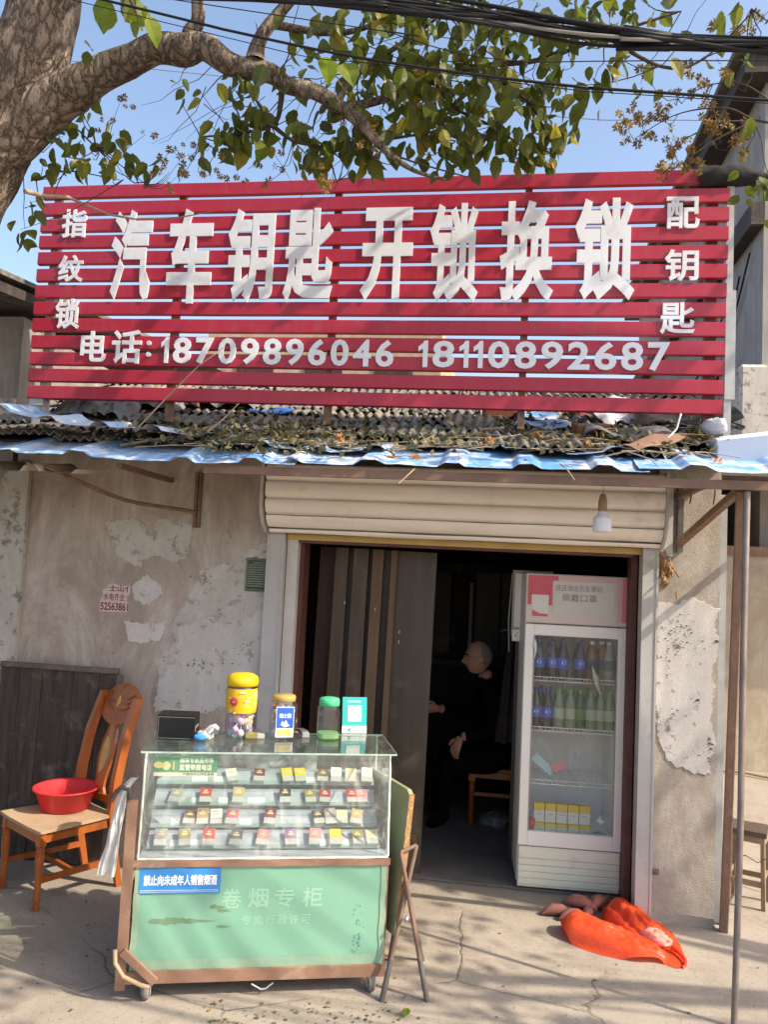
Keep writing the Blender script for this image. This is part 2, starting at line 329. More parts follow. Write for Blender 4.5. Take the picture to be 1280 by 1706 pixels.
M_CABLE = pm('cable_black', (.014, .014, .015), (.02, .02, .021), 5, .6, .05, spec=.2)
M_CABLEG = pm('cable_grey', (.30, .29, .28), (.22, .21, .2), 5, .5, .05)
M_TARP = pm('grey_tarp', (.13, .13, .135), (.07, .07, .075), 5, .6, .6, 14, .02, dirt=(.3, .29, .28), da=.55, db=.75, ds=6)
M_TARPD = pm('black_tarp', (.020, .020, .021), (.03, .03, .03), 5, .75, .5, 14, .015, spec=.15)
M_FOAM = pm('white_foam', (.66, .69, .76), (.6, .63, .7), 5, .7, .1, dirt=(.5, .47, .44), da=.6, db=.8, ds=5)
M_TWIG = pm('dry_twig', (.38, .29, .20), (.27, .2, .135), 9, .85, .2)
M_TWIGD = pm('dark_twig', (.075, .058, .045), (.05, .04, .03), 9, .85, .2)
def bark():
    n = NT('bark'); v = n.map((1, 1, .35)); d = n.mix(.16, v, n.noise(9, 6, .7, v))
    c = n.vor(24, d); k = n.mix(n.ramp(n.noise(5, 8, .7, v), .3, .7), (.20, .15, .115), (.38, .305, .24))
    k = n.mix(n.ramp(c, .0, .16, (1, 1, 1), (0, 0, 0)), k, (.085, .06, .045)); k = n.mix(n.ramp(n.noise(3.3, 7, .7, n.map(1.0, loc=(3, 1, 1))), .56, .7), k, (.46, .39, .31))
    k = n.mix(n.ramp(n.noise(22, 6, .75), .6, .7), k, (.06, .045, .035))
    n.col(k).set(Roughness=.95, Specular_IOR_Level=.15); h = n.math('ADD', n.ramp(c, 0, .3), n.math('MULTIPLY', n.noise(30, 7, .75, v), .9)); n.bump(h, .9, .03); return n.m
M_BARK = bark()
M_LEAF = transl('leaf_green', (.085, .125, .016), (.17, .20, .026), .42, .55, rnd=True, c3=(.32, .28, .03))
M_LEAFY = transl('leaf_lime', (.17, .27, .025), (.26, .34, .03), .42, .5, rnd=True)
M_LEAFD = transl('leaf_fallen', (.075, .085, .04), (.17, .14, .075), .7, .2, rnd=True, c3=(.32, .22, .07))
M_SEED = transl('seed_head', (.20, .115, .05), (.33, .21, .06), .8, .25, rnd=True)
M_SEEDY = transl('seed_head_yellow', (.42, .25, .025), (.5, .32, .04), .8, .25, rnd=True)
M_FLOWER = pm('dried_orange', (.55, .22, .03), (.42, .14, .02), 20, .8, .2)
M_SKIN = pm('skin', (.56, .29, .19), (.48, .23, .15), 12, .5, .1)
M_COAT = pm('dark_coat', (.007, .007, .009), (.005, .005, .006), 12, 1.0, .2, spec=.05)
M_HAIR = pm('grey_hair', (.20, .165, .145), (.28, .24, .215), 40, .8, .3)
def flat(name, c, rough=.5): return pm(name, c, tuple(x * .93 for x in c), 5, rough, 0)
# ================================================================== THE SETTING
m = MB()
m.grid(lambda u, v: (-60 + 120 * u, -40 + 110 * v, 0), 12, 11, sm=False)
m.build('ground', M_GROUND, kind='structure')

# ------------------------------------------------------------------ the shop house
house = T('shop_house', 'low shop house with stained grey plaster walls and a tiled roof', 'house')
XL, XR, HZ = -3.02, 1.18, 2.52
fwall = B('front_wall', M_WALL, house, (XL, -1.36, 0, .22, 0, HZ), (-1.36, .85, .02, .22, 1.99, HZ))
pillar = B('door_pillar', M_PILLAR, house, (.85, XR, -.005, .25, 0, HZ))
B('side_wall', M_NEIGH, house, (XL, XL+.2, .22, 3.5, 0, 2.5))
B('side_wall', M_NEIGH, house, (XR-.2, XR, .25, 3.5, 0, 2.5))
B('back_wall', M_NEIGH, house, (XL+.2, XR-.2, 3.3, 3.5, 0, 2.5))
for x in (XL, XR - .2):
    MB().prism([(.0, 2.5), (3.5, 2.5), (3.5, 2.44), (1.6, 3.12), (.0, 2.52)], .2, face((x, 0, 0), (0, 1, 0), (0, 0, 1))).build('gable', M_TAN, house)
B('corner_pilaster', M_PALE, house, (-3.10, -2.915, -.035, -.002, 0, 2.36))
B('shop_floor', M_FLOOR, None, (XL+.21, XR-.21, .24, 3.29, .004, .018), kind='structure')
B('shade_lining', M_DARKW, house, (XL+.202, XL+.21, .24, 3.29, .02, 2.43), (XR-.21, XR-.202, .26, 3.29, .02, 2.43), (XL+.21, XR-.21, 3.285, 3.298, .02, 2.43))  # dark sheets added over the inner walls to deepen the room's shade
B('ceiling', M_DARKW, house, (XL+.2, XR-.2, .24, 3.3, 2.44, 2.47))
# ragged plaster patches, a few millimetres proud of the wall
def patch(px, seed, ragged=.012, mat=M_WHITE, parent=fwall, Y=-.0035):
    P = [at(x, y, Y) for x, y in px]; out = []
    n = len(P); rnd = random.Random(seed)
    for i in range(n):
        a, b = P[i], P[(i+1) % n]; k = max(3, int((b-a).length / .010))
        for j in range(k):
            q = a.lerp(b, j/k); s = q.x * 31 + q.z * 17 + seed
            out.append((q.x + ragged * (1.6 * NZ.noise(V((q.x*14, q.z*14, seed))) + 2.2 * NZ.noise(V((q.x*5, q.z*5, seed+3))) + 1.1 * NZ.noise(V((q.x*45, q.z*45, seed)))) + ragged * .35 * rnd.uniform(-1, 1), q.z + ragged * (1.6 * NZ.noise(V((q.z*14, seed, q.x*14))) + 2.2 * NZ.noise(V((q.z*5, seed+5, q.x*5))) + 1.1 * NZ.noise(V((q.z*45, seed, q.x*45)))) + ragged * .35 * rnd.uniform(-1, 1)))
    c = V((sum(q[0] for q in out)/len(out), sum(q[1] for q in out)/len(out)))
    m = MB(); vs = [(x, Y, z) for x, z in out] + [(c.x, Y, c.y)]; N = len(out)
    vs += [(x + (x-c.x)*.004, -Y*0 + .001 if parent is fwall else Y + .004, z + (z-c.y)*.004) for x, z in out]
    import mathutils
    tris = mathutils.geometry.tessellate_polygon([[V((x, z, 0)) for x, z in out]])
    m.add(vs[:N], [list(t) for t in tris]); m.add(vs[:N] + vs[N+1:], [[(i+1) % N, i, N+i, N+(i+1) % N] for i in range(N)])
    for i, f in enumerate(m.f[:len(tris)]):
        a, b, d = (V(m.v[j]) for j in f)
        if (b-a).cross(d-a).y > 0: m.f[i] = f[::-1]
    return m.build('plaster_patch', mat, parent)
patch([(178, 868), (215, 862), (232, 866), (250, 895), (262, 866), (318, 872), (312, 915), (298, 930), (262, 928), (236, 935), (232, 950), (205, 935), (182, 905)], 1, .010, M_PALE)
patch([(222, 972), (248, 962), (266, 978), (272, 992), (252, 1005), (236, 1010), (220, 998)], 2, .010, M_WHITE)
patch([(206, 1035), (274, 1038), (270, 1066), (216, 1072)], 3, .009, M_WHITE)
patch([(322, 968), (345, 950), (400, 930), (452, 900), (452, 985), (452, 1070), (448, 1180), (400, 1180), (330, 1190), (262, 1190), (258, 1110), (290, 1075), (285, 1030), (312, 1005)], 4, .016, M_PALE)
patch([(300, 1045), (340, 1030), (380, 1040), (446, 1020), (440, 1110), (445, 1175), (330, 1185), (262, 1180), (262, 1130), (300, 1100)], 5, .016, M_WHITE, Y=-.0065)
patch([(412, 915), (450, 922), (452, 932), (405, 931)], 6, .008, M_PALE, Y=-.0065)
patch([(1100, 1000), (1130, 1005), (1165, 998), (1196, 1010), (1193, 1110), (1190, 1180), (1192, 1255), (1185, 1290), (1160, 1290), (1138, 1275), (1110, 1262), (1094, 1220), (1094, 1120)], 7, .014, M_WHITE, pillar, -.0095)
M_CHIP = pm('dark_chip', (.10, .085, .075), (.06, .05, .045), 20, .9, .3)
rr = random.Random(5)
def chips(lst, parent, Y):
    m = MB()
    for (cx, cy, n, sx, sy) in lst:
        for _ in range(n):
            q = at(cx + rr.gauss(0, sx), cy + rr.gauss(0, sy), Y); r = abs(rr.gauss(.0, .0022)) + .0012; a0 = rr.uniform(0, 6)
            pts = [(q.x + r * rr.uniform(.5, 2.2) * cos(a0 + k), q.z + r * rr.uniform(.4, 1.1) * sin(a0 + k)) for k in (0, 1.1, 2.2, 3.3, 4.4, 5.4)]
            m.add([(x, Y, z) for x, z in pts], [list(range(6))])
    return m.build('flaked_paint', M_CHIP, parent, kind='stuff')
chips([(350, 1105, 34, 22, 4), (325, 1108, 12, 8, 2), (405, 1078, 26, 12, 9), (340, 965, 16, 13, 5), (187, 1082, 4, 2, 5), (425, 1135, 12, 8, 10), (380, 890, 10, 5, 8), (412, 1160, 10, 14, 10)], fwall, -.0085)
chips([(1125, 1050, 60, 16, 14), (1140, 1075, 30, 20, 14), (1160, 1163, 12, 6, 5), (1184, 1240, 30, 2.5, 16), (1120, 1190, 10, 10, 8), (1150, 1258, 12, 18, 5), (1112, 1110, 16, 5, 20)], pillar, -.0125)
# frame of the shutter doorway
for x0, x1, y in ((-1.36, -1.255, -.05), (.765, .85, -.06)):
    B('guide_rail', M_GUIDE, house, (x0, x0+.012, y, .06, 0, 1.985), (x1-.012, x1, y, .06, 0, 1.985), (x0+.012, x1-.012, y+.004, y+.02, 0, 1.985))
B('door_jamb', M_JAMBW, house, (-1.25, -1.185, .0, .2, 0, 1.952))
B('door_jamb', M_OXBLOOD, house, (-1.184, -1.16, .06, .2, 0, 1.952))
B('door_jamb', M_OXBLOOD, house, (.73, .764, .1, .24, 0, 1.952))
B('lintel', M_YEL, house, (-1.25, .764, -.015, .2, 1.952, 1.986))
B('lintel_edge', M_OXBLOOD, house, (-1.18, .72, -.006, .1, 1.936, 1.951))
for px, py in ((1089, 1183), (1090, 1203), (1087, 1452)):
    q = at(px + 5, py, -.01); mm = MB().bx(q.x-.018, q.x+.02, -.02, -.006, q.z-.013, q.z+.013); mm.lathe([(.006, 0), (.006, .012), (0, .012)], 8, face((q.x+.004, -.02, q.z))); mm.build('fixing_lug', M_RUST if py > 1300 else M_GALV, house)
# roller shutter, coiled behind a bulging hood of slats
shutter = MB().bx(-1.33, .86, .0, .018, 1.995, 2.36).build('roller_shutter', M_GALV, house)
prof = [(-.215, 2.372), (-.222, 2.272), (-.218, 2.172), (-.19, 2.082), (-.115, 2.008), (-.06, 1.99)]
for i in range(5):
    (y0, z0), (y1, z1) = prof[i], prof[i+1]
    def sl_(u, v, y0=y0, z0=z0, y1=y1, z1=z1):
        b = .014 * sin(pi * v / .86) ** .5 if v < .86 else -.012
        L = math.hypot(y1-y0, z1-z0); ny, nzz = (z1-z0)/L, -(y1-y0)/L
        dent = .004 * nz(u * 6 + i * 3, v * 2, i)
        return (-1.335 + 2.18 * u, y0 + (y1-y0)*v + ny*(b+dent), z0 + (z1-z0)*v*.985 + nzz*(b+dent))
    MB().grid(sl_, 30, 14).build('slat', M_SHUT, shutter)
for x in (-1.36, .846):
    P = [(-.0, 2.38), (-.245, 2.38), (-.25, 2.17), (-.235, 2.09), (-.19, 2.03), (-.12, 1.985), (-.0, 1.975)]
    MB().prism(P, .014, face((x, 0, 0), (0, 1, 0), (0, 0, 1))).build('end_plate', M_GUIDE, shutter)
MB().bx(.862, .925, -.03, -.007, 1.95, 2.35).build('hood_side', M_GUIDE, shutter)
# roof: deck, rows of wavy cement tiles
EY, EZ, SL = -.46, 2.44, math.atan(.395)
RIDGE = 2.08
deckM = face((0, EY, EZ - .03), (1, 0, 0), (0, cos(SL), sin(SL)))
deck = MB().bx(XL-.1, XR+.12, .10, RIDGE, -.02, .0, M=deckM).build('roof_deck', M_DARKW, house)
def tile_mesh(seed, mat):
    r = random.Random(seed); m = MB(); bend = r.uniform(-.006, .006)
    m.grid(lambda u, v: (-.185 + .37*u, -.02 + .29*v, .013*sin(2*pi*6*u + .4) + .018*(1-v) + bend*sin(pi*u) + .003*nz(u*5, v*3, seed)), 36, 1, thick=(0, 0, -.009))
    return m.mesh('roof_tile', mat)
TM = [tile_mesh(i, M_TILE if i % 4 else M_TILE2) for i in range(8)]
rt_ = random.Random(3)
for row in range(11):
    for c in range(13):
        x = XL + .02 + .335 * c + (.12 if row % 2 else 0) + rt_.uniform(-.02, .02)
        if x > XR + .1 or (row == 0 and rt_.random() < .12): continue
        o = ob('roof_tile', TM[rt_.choice((0, 4)) if row == 0 else rt_.randrange(8)], deck)
        o.matrix_local = deckM @ TR(x, .05 + .19 * row + rt_.gauss(0, .025), .022 + rt_.uniform(0, .02)) @ RZ(rt_.gauss(0, .06)) @ RX(rt_.gauss(0, .04)) @ RY(rt_.gauss(0, .03))
MB().tube([deckM @ V((XL - .1 + 4.4 * i / 20, RIDGE + .02, .03 + .012 * nz(i, 2))) for i in range(21)], .05, 10).build('ridge_cap', M_TILE, house)
yb = EY + RIDGE * cos(SL); zb = EZ + RIDGE * sin(SL)
MB().grid(lambda u, v: (XL - .1 + 4.42*u, yb + (3.75 - yb)*v, zb - .04 - (zb - 2.5)*v + .012*sin(u*260)), 160, 2).build('rear_roof', M_TILE, house)

# ------------------------------------------------------------------ tin awning
awn = T('tin_awning', 'weathered blue corrugated tin awning on rusty brackets over the doorway', 'awning')
rs = random.Random(8)
def trap(t):        # trapezoid rib profile, period 1
    t = t % 1.0
    return 0 if t < .62 else (t-.62)/.09 if t < .71 else 1 if t < .88 else (1.0-t)/.12
def sheet(x0, x1, y0, y1, z0, z1, per, amp, lift=None, mat=(M_BLUE, M_TINBACK), wob=.006, ph=0, nu=90):
    m = MB()
    def fn(u, v):
        x = x0 + (x1-x0)*u; y = y0 + (y1-y0)*v
        z = z0 + (z1-z0)*v + amp*trap(x/per + ph) + wob*nz(x*3, y*5, x0) + (lift(u, v) if lift else 0)
        return (x + .012*nz(y*6, x0, 3), y + (.018*nz(x*7, 1, x0) + .012*nz(x*25, 4, x0))*(1-v), z)
    m.grid(fn, nu, 6, sm=False); m.mi = 1
    m.grid(lambda u, v: tuple(V(fn(u, v)) - V((0, 0, .002))), nu, 6, sm=False)
    m.f = [f if mi == 0 else f[::-1] for f, mi in zip(m.f, m.m)]
    return m.build('sheet', list(mat), awn)
xs = [-3.55, -2.72, -1.86, -1.02, -.18, .66, 1.75]
for i in range(6):
    l = lambda u, v, i=i: .010*i*(1-v)*0 + .004*(i % 2) + (.02*(1-v)*sin(pi*u) if i in (1,) else 0)
    sheet(xs[i]-.04, xs[i+1], -.80 + .02*rs.random(), -.30, 2.283 + .006*i + (.002 if i > 3 else 0), 2.455 + .004*i, .36 + .05*(i % 2), .024, l, ph=.13*i, wob=.014)
# a second, lifted and buckled sheet over the left end, and scraps of sheet on the tiles
sheet(-3.5, -1.55, -.62, -.30, 2.52, 2.575, .30, .028, lambda u, v: .19*(1-u)**1.5 - .085*u + .02*sin(u*9)*(1-v), nu=70)
sheet(-1.62, -.60, -.60, -.36, 2.405, 2.455, .30, .024, lambda u, v: .012*sin(u*7), nu=40)
sheet(-.02, .72, -.56, -.32, 2.43, 2.475, .30, .02, lambda u, v: .012*sin(u*8+1), nu=34)
sheet(-3.55, -2.2, -.74, -.36, 2.235, 2.29, .30, .04, lambda u, v: -.012*u, (M_TINBACK, M_TINBACK), nu=60)
B('front_beam', M_BROWNST, awn, (-1.5, 1.75, -.765, -.735, 2.243, 2.284), (-1.5, 1.75, -.735, -.70, 2.275, 2.284))
for x in (-2.0, .93, 1.6): B('rafter', M_BROWNST, awn, (x, x+.03, -.70, -.025, 2.262, 2.29))
pl = at(328, 845, -.02)
B('wall_plate', M_RUST, awn, (pl.x-.018, pl.x+.0, -.03, -.002, 2.0, 2.33), (pl.x+.004, pl.x+.022, -.022, -.002, 2.0, 2.33))
a, b = at(325, 853, -.03), at(75, 778, -.70)
MB().tube([a.lerp(b, t) + V((0, 0, -.03*sin(pi*t) - .02*sin(pi*t)**3)) for t in [i/10 for i in range(11)]], .011, 6).build('bracket_arm', M_RUST, awn)
a2 = at(1133, 905, -.03); b2 = at(1243, 808, -.70)
B('wall_plate', M_DARKST, awn, (a2.x-.012, a2.x+.018, -.035, -.007, a2.z-.05, 2.33))
d = (b2-a2).normalized(); MB().box((0, 0, (b2-a2).length/2), (.034, .034, (b2-a2).length), TR(a2) @ d.to_track_quat('Z', 'Y').to_matrix().to_4x4()).build('bracket_arm', M_OLDW2, awn)
for x, y in ((1154, 806), (1193, 806)):
    q = at(x, y, -.3); MB().tube([(q.x, -.3, 2.29), (q.x-.004, -.3, 2.25), (q.x-.012, -.31, 2.215)], .004, 5).build('hook', M_RUST, awn)

# the posts below its right end
def post(name, pts, r, mat, label, seg=12, cat='post'):
    base = V(pts[0]); o = T(name, label, cat, base)
    MB().tube([V(p) - base for p in pts], r, seg).build('shaft', mat, o); return o
t1 = at(1246, 808, -.735); b1 = on(1224, 1712)
pp = post('steel_pole', [(b1.x, b1.y, 0), b1.lerp(t1, .35) + V((.006, 0, 0)), b1.lerp(t1, .7), (t1.x, t1.y, 2.236)], [.0135, .014, .0145, .0155], M_PIPE, 'thin steel pipe standing on bare concrete and holding up the awning corner')
t2 = at(1236, 810, -.69); wp = T('timber_post', 'reddish square timber post leaning beside the door pillar', 'post', (1.225, -.02, 0))
d = t2 - V((1.225, -.02, 0)); MB().box((0, 0, d.length/2 - .01), (.042, .05, d.length - .02), d.to_track_quat('Z', 'Y').to_matrix().to_4x4(), bev=.004).build('shaft', M_OLDW2, wp)
B('corner_trim', M_GALV, house, (XR+.001, XR+.035, .0, .03, .02, 2.3))

# ------------------------------------------------------------------ the slatted sign
sign = T('slat_sign', 'wide shop sign of red horizontal slats with white raised characters', 'sign', (-.88, -.09, 2.55))
SO = V((-.88, -.09, 2.55)); SM = TR(-SO)
def sp(px, py, y=-.155): return at(px, py, y)
zt, zbm = 4.105, 2.795
N = 13
for i in range(N):
    f = i / (N - 1)
    zl = 4.055 + (2.80 - 4.055) * f - .018; zr = 4.06 + (2.775 - 4.06) * f - .018
    xl = -2.905 - .0 * f; xr = 1.165 - .02*f - (0.15 if i == 0 else 0)
    if i == 0: xr = 1.16
    m = MB(); h = .042
    def sl(u, v, zl=zl, zr=zr, xl=xl, xr=xr, i=i):
        x = xl + (xr-xl)*u; z = zl + (zr-zl)*u + .0025*nz(u*4, i*3.3); 
        k = [(-.0, -h), (-.022, -h+.003), (-.025, -h+.006), (-.025, h-.006), (-.022, h-.003), (0, h), (0, -h)][int(round(v*6))]
        return (x, -.115 + k[0] + .004*nz(u*5, i*1.7, 4), z + k[1])
    m.grid(sl, 24, 6, SM, sm=False)
    m.f = [f_[::-1] for f_ in m.f]
    for u in (0, 1): m.add([sl(u, v/6) for v in range(6)], [list(range(6)) if u == 0 else list(range(6))[::-1]], SM, False)
    m.build('slat', M_RED, sign)
for x, w, mat in ((-2.84, .05, M_POST), (-2.02, .04, M_RUST), (-1.05, .04, M_RUST), (.06, .04, M_RUST), (1.05, .06, M_OXBLOOD)):
    B('post', mat, sign, (x, x+w, -.112, -.07, 2.62 + (.0 if x > -2 else .0), 4.04), M=SM)
B('side_post', M_GALV, sign, (1.152, 1.19, -.128, -.08, 2.45, 4.06), M=SM)
B('side_post', M_GALV, sign, (1.154, 1.206, -.134, -.1282, 2.80, 3.40), M=SM)
B('bottom_rail', M_GALV, sign, (-2.9, 1.15, -.116, -.085, 2.742, 2.756), M=SM)
B('foot_block', M_GALV, sign, (-2.89, -2.80, -.13, -.06, 2.70, 2.742), (-2.875, -2.825, -.118, -.07, 2.40, 2.70), M=SM)
for x in (-2.02, -1.05, .06): B('prop', M_RUST, sign, (x, x+.035, -.068, .35, 2.80, 2.83), M=SM)
fp = lambda y: face((0, y, 0))
def letter(ch, x0, y0, x1, y1, bold=.03, dep=.011, name='character', ex=(0, 0)):
    a = sp(x0, y1); b = sp(x1, y0); m = MB()
    if ch == '1':
        w_, h_ = b.x-a.x, b.z-a.z; m.prism([(a.x+w_*fx, a.z+h_*fz) for fx, fz in ((.5, 0), (1, 0), (1, 1), (.62, 1), (.4, .88), (0, .78), (0, .6), (.5, .7))], dep, SM @ face((0, -.1405, 0))); return m.build(name, M_LETTER, sign)
    text(m, ch, a.x, a.z, b.x, b.z, SM @ face((0, -.1405, 0)), bold, dep)
    o = m.build(name, M_LETTER, sign); return o
for ch, b in (('汽', (178, 348, 256, 500)), ('车', (273, 346, 358, 505)), ('钥', (373, 346, 460, 503)), ('匙', (469, 345, 560, 503)),
              ('开', (598, 344, 691, 500)), ('锁', (712, 337, 802, 503)), ('换', (830, 332, 927, 503)), ('锁', (955, 328, 1062, 500))): letter(ch, *b, bold=.030, name='large_character')
for ch, b in (('指', (100, 347, 145, 395)), ('纹', (94, 424, 139, 469)), ('锁', (88, 497, 133, 547)), ('配', (1111, 326, 1168, 380)), ('钥', (1108, 414, 1166, 468)), ('匙', (1100, 503, 1160, 556)),
              ('电', (131, 551, 177, 602)), ('话', (183, 549, 236, 605))): letter(ch, *b, bold=.022, dep=.010)
letter('.', 243, 567, 251, 575, .03, .012); letter('.', 242, 586, 250, 594, .03, .012)
def digits(s, x0, x1, y0, y1, y2, y3, one=.46):
    ws = [one if c == '1' else 1.0 for c in s]; g = .16; tot = sum(ws) + g*(len(s)-1); x = 0
    for c, w_ in zip(s, ws):
        f0, f1 = x/tot, (x+w_)/tot; fm = (f0+f1)/2
        letter(c, x0+(x1-x0)*f0, y0+(y2-y0)*fm, x0+(x1-x0)*f1, y1+(y3-y1)*fm, .012 if c == '1' else .024, .012, 'digit'); x += w_ + g
digits('18709896046', 266, 657, 561, 604, 566, 611)
digits('18110892687', 696, 1118, 567, 611, 570, 618)
# black sheet tied over the end of the top slat
m = MB()
def wrap(u, v):
    a = -.6 + 4.2*v; x = 1.0 + .36*u; r = .055*(1 - .45*max(0, u-.55)/.45)
    return (x + .02*nz(v*4, u*3), -.125 - (r+.014)*sin(a)*.7 + .008*nz(u*8, v*6, 2), 4.045 + (r+.004)*cos(a) - .06*max(0, u-.5)**1.2 + .01*nz(u*7, v*7))
m.grid(wrap, 16, 16); m.build('black_sheet', M_TARPD, label='black tarp wrapped round the right end of the sign', cat='tarp')

# ------------------------------------------------------------------ neighbours
nb = T('neighbour_house', 'grey plastered house with dark eaves adjoining the left end of the shop', 'house', (-4.6, .1, 0))
B('wall', M_NEIGH, nb, (-1.9, 1.49, -.02, .3, 0, 3.32), (-1.9, 1.38, .3, 4, 0, 3.32))
B('wall_band', M_PALE, nb, (-1.9, 1.485, -.045, -.021, 2.66, 2.78))
MB().bx(-2.1, 1.62, -.62, .5, 3.36, 3.42, RX(.10)).build('eave', M_DARKW, nb)
MB().bx(-2.1, 1.60, -.6, 4.2, 3.47, 3.50, RX(.10)).build('roof', M_TILE, nb)
B('door', M_OLDW, nb, (.8, 1.45, -.06, -.022, 0, 2.1))
yd = T('yard_shed', 'sunlit tan plaster shed with a dark open upper gap behind the yard', 'shed', (3.2, 4.0, 0))
B('front_wall', M_YARD, yd, (-1.9, 3.5, -.1, .1, 0, 2.12))
B('coping', M_OLDW2, yd, (-1.9, 3.5, -.14, .12, 2.12, 2.21))
B('rear_wall', M_NEIGH, yd, (-1.9, 3.5, 1.9, 2.1, 0, 2.84)); B('side_wall', M_NEIGH, yd, (-1.9, -1.8, .1, 1.9, 0, 2.84)); B('side_wall', M_NEIGH, yd, (3.4, 3.5, .1, 1.9, 0, 2.84))
B('roof_slab', M_DARKW2, yd, (-2.0, 3.6, -.75, 2.1, 2.84, 2.95))
m = MB(); m.bx(-1.02, .2, -.7, -.3, 2.95, 3.92, bev=.03); m.build('parapet', M_PALE, yd)
B('plank', M_OLDW2, yd, (-1.22, -1.12, -.2, -.16, .0, 2.5), M=RY(.03))
gb = T('gable_building', 'tall grey rendered building with dark overhanging eaves beyond the shed', 'building', (4.6, 7, 0))
B('wall', M_GREYW, gb, (-1.98, 3, -2.9, 5, 0, 7.2))
B('eave', M_DARKW, gb, (-2.25, 3.2, -3.1, 5.2, 7.2, 7.42)); B('eave_trim', M_DARKW2, gb, (-2.35, 3.2, -3.15, 5.2, 7.42, 7.5))
B('string_course', M_DARKW, gb, (-2.12, -1.985, -2.95, 5, 5.62, 5.86))
for k, (z0, z1) in enumerate(((5.45, 3.9), (5.3, 3.2), (5.2, 4.6))):
    P = [V((-2.03 - .02*k, -2.6 + 2.4*t + .3*k, z0 + (z1-z0)*t - .25*sin(pi*t))) for t in [i/8 for i in range(9)]]
    MB().tube(P, .012, 5).build('wall_cable', M_CABLE, gb)
fb = T('far_building', 'cream building glimpsed through the gaps between sign slats', 'building', (-2.4, 9.5, 0))
B('wall', M_TAN, fb, (-3.2, 1.2, 0, 4, 0, 6.3), (1.2, 4.3, .3, 4, 0, 5.2))
for x in (-2.6, -1.3, .0): B('window', M_DARKW, fb, (x, x+.7, -.03, -.002, 4.3, 5.6))
for x in (1.7, 2.9): B('window', M_DARKW, fb, (x, x+.7, .27, .298, 3.4, 4.5))
# ------------------------------------------------------------------ tree
TB = V((-2.86, -1.15, 0))
tree = T('broadleaf_tree', 'old rough-barked tree with a limb arching over the red sign', 'tree', TB)
TM_ = TR(-TB); YT = -1.2
def bark_tube(pts, rad, seg=20, n=36, amp=.10, cap=True):
    # smooth path through the points with knobbly radius
    P = [V(p) for p in pts]; out, R = [], []
    for i in range(n + 1):
        t = i / n * (len(P) - 1); k = min(int(t), len(P) - 2); f = t - k
        p0, p1, p2, p3 = P[max(k-1, 0)], P[k], P[k+1], P[min(k+2, len(P)-1)]
        q = .5 * ((2*p1) + (p2-p0)*f + (2*p0-5*p1+4*p2-p3)*f*f + (3*p1-p0-3*p2+p3)*f**3)
        out.append(q); R.append(rad[k] + (rad[k+1]-rad[k])*f)
    m = MB(); m.tube(out, R, seg, TM_, cap)
    for i, v in enumerate(m.v):
        p = V(v); k = min(i // seg, n); c = TM_ @ out[k]; d = p - c
        if d.length > 1e-4:
            g = 1 + amp*(NZ.noise(p*2.5) + .6*NZ.noise(p*7) + .5*NZ.noise(V((p.x*16, p.y*16, p.z*6))))
            m.v[i] = tuple(c + d*g)
    return m
def join(a, *bs):
    for b in bs:
        o = len(a.v); a.v += b.v; a.f += [[i+o for i in f] for f in b.f]; a.m += b.m; a.s += b.s
    return a
tk = bark_tube([(-2.86, -1.15, -.05), (-2.84, -1.17, .5), (-2.80, -1.2, 1.6), at(-140, 560, YT), at(-134, 470, YT), at(-84, 340, YT), at(-30, 220, YT), at(40, 120, YT), at(70, 20, YT), at(120, -180, YT), at(300, -420, -1.4), at(620, -640, -1.7)],
               [.38, .28, .24, .225, .225, .23, .235, .185, .16, .14, .12, .07], 40, 90, .09)
LIMB = [at(0, 245, YT), at(85, 172, YT), at(150, 132, YT-.02), at(225, 97, YT-.04), at(262, 80, YT-.05), at(305, 84, YT-.05), at(340, 78, YT-.05), at(385, 108, YT-.05), at(450, 122, YT-.02), at(480, 143, YT), at(530, 155, YT), at(600, 203, YT+.05), at(642, 250, YT+.08), at(690, 284, YT+.1), at(745, 300, YT+.1)]
LR = [.13, .112, .088, .068, .066, .070, .058, .050, .043, .038, .034, .027, .018, .010, .004]
lb = bark_tube(LIMB, LR, 24, 70, .10)
stub = bark_tube([at(318, 84, YT-.05), at(316, 55, YT-.06), at(330, 30, YT-.06), at(322, -60, YT-.1)], [.045, .034, .03, .026], 14, 16, .1)
stub2 = bark_tube([at(425, 105, YT-.04), at(430, 75, YT-.03), at(450, 40, YT), at(520, -40, YT+.05)], [.05, .032, .028, .024], 12, 16, .1)
stub3 = bark_tube([at(0, 130, YT), at(-8, 80, YT-.1), at(5, 40, YT-.12)], [.13, .10, .05], 12, 10, .12)
join(tk, lb, stub, stub2, stub3).build('trunk', M_BARK, tree)
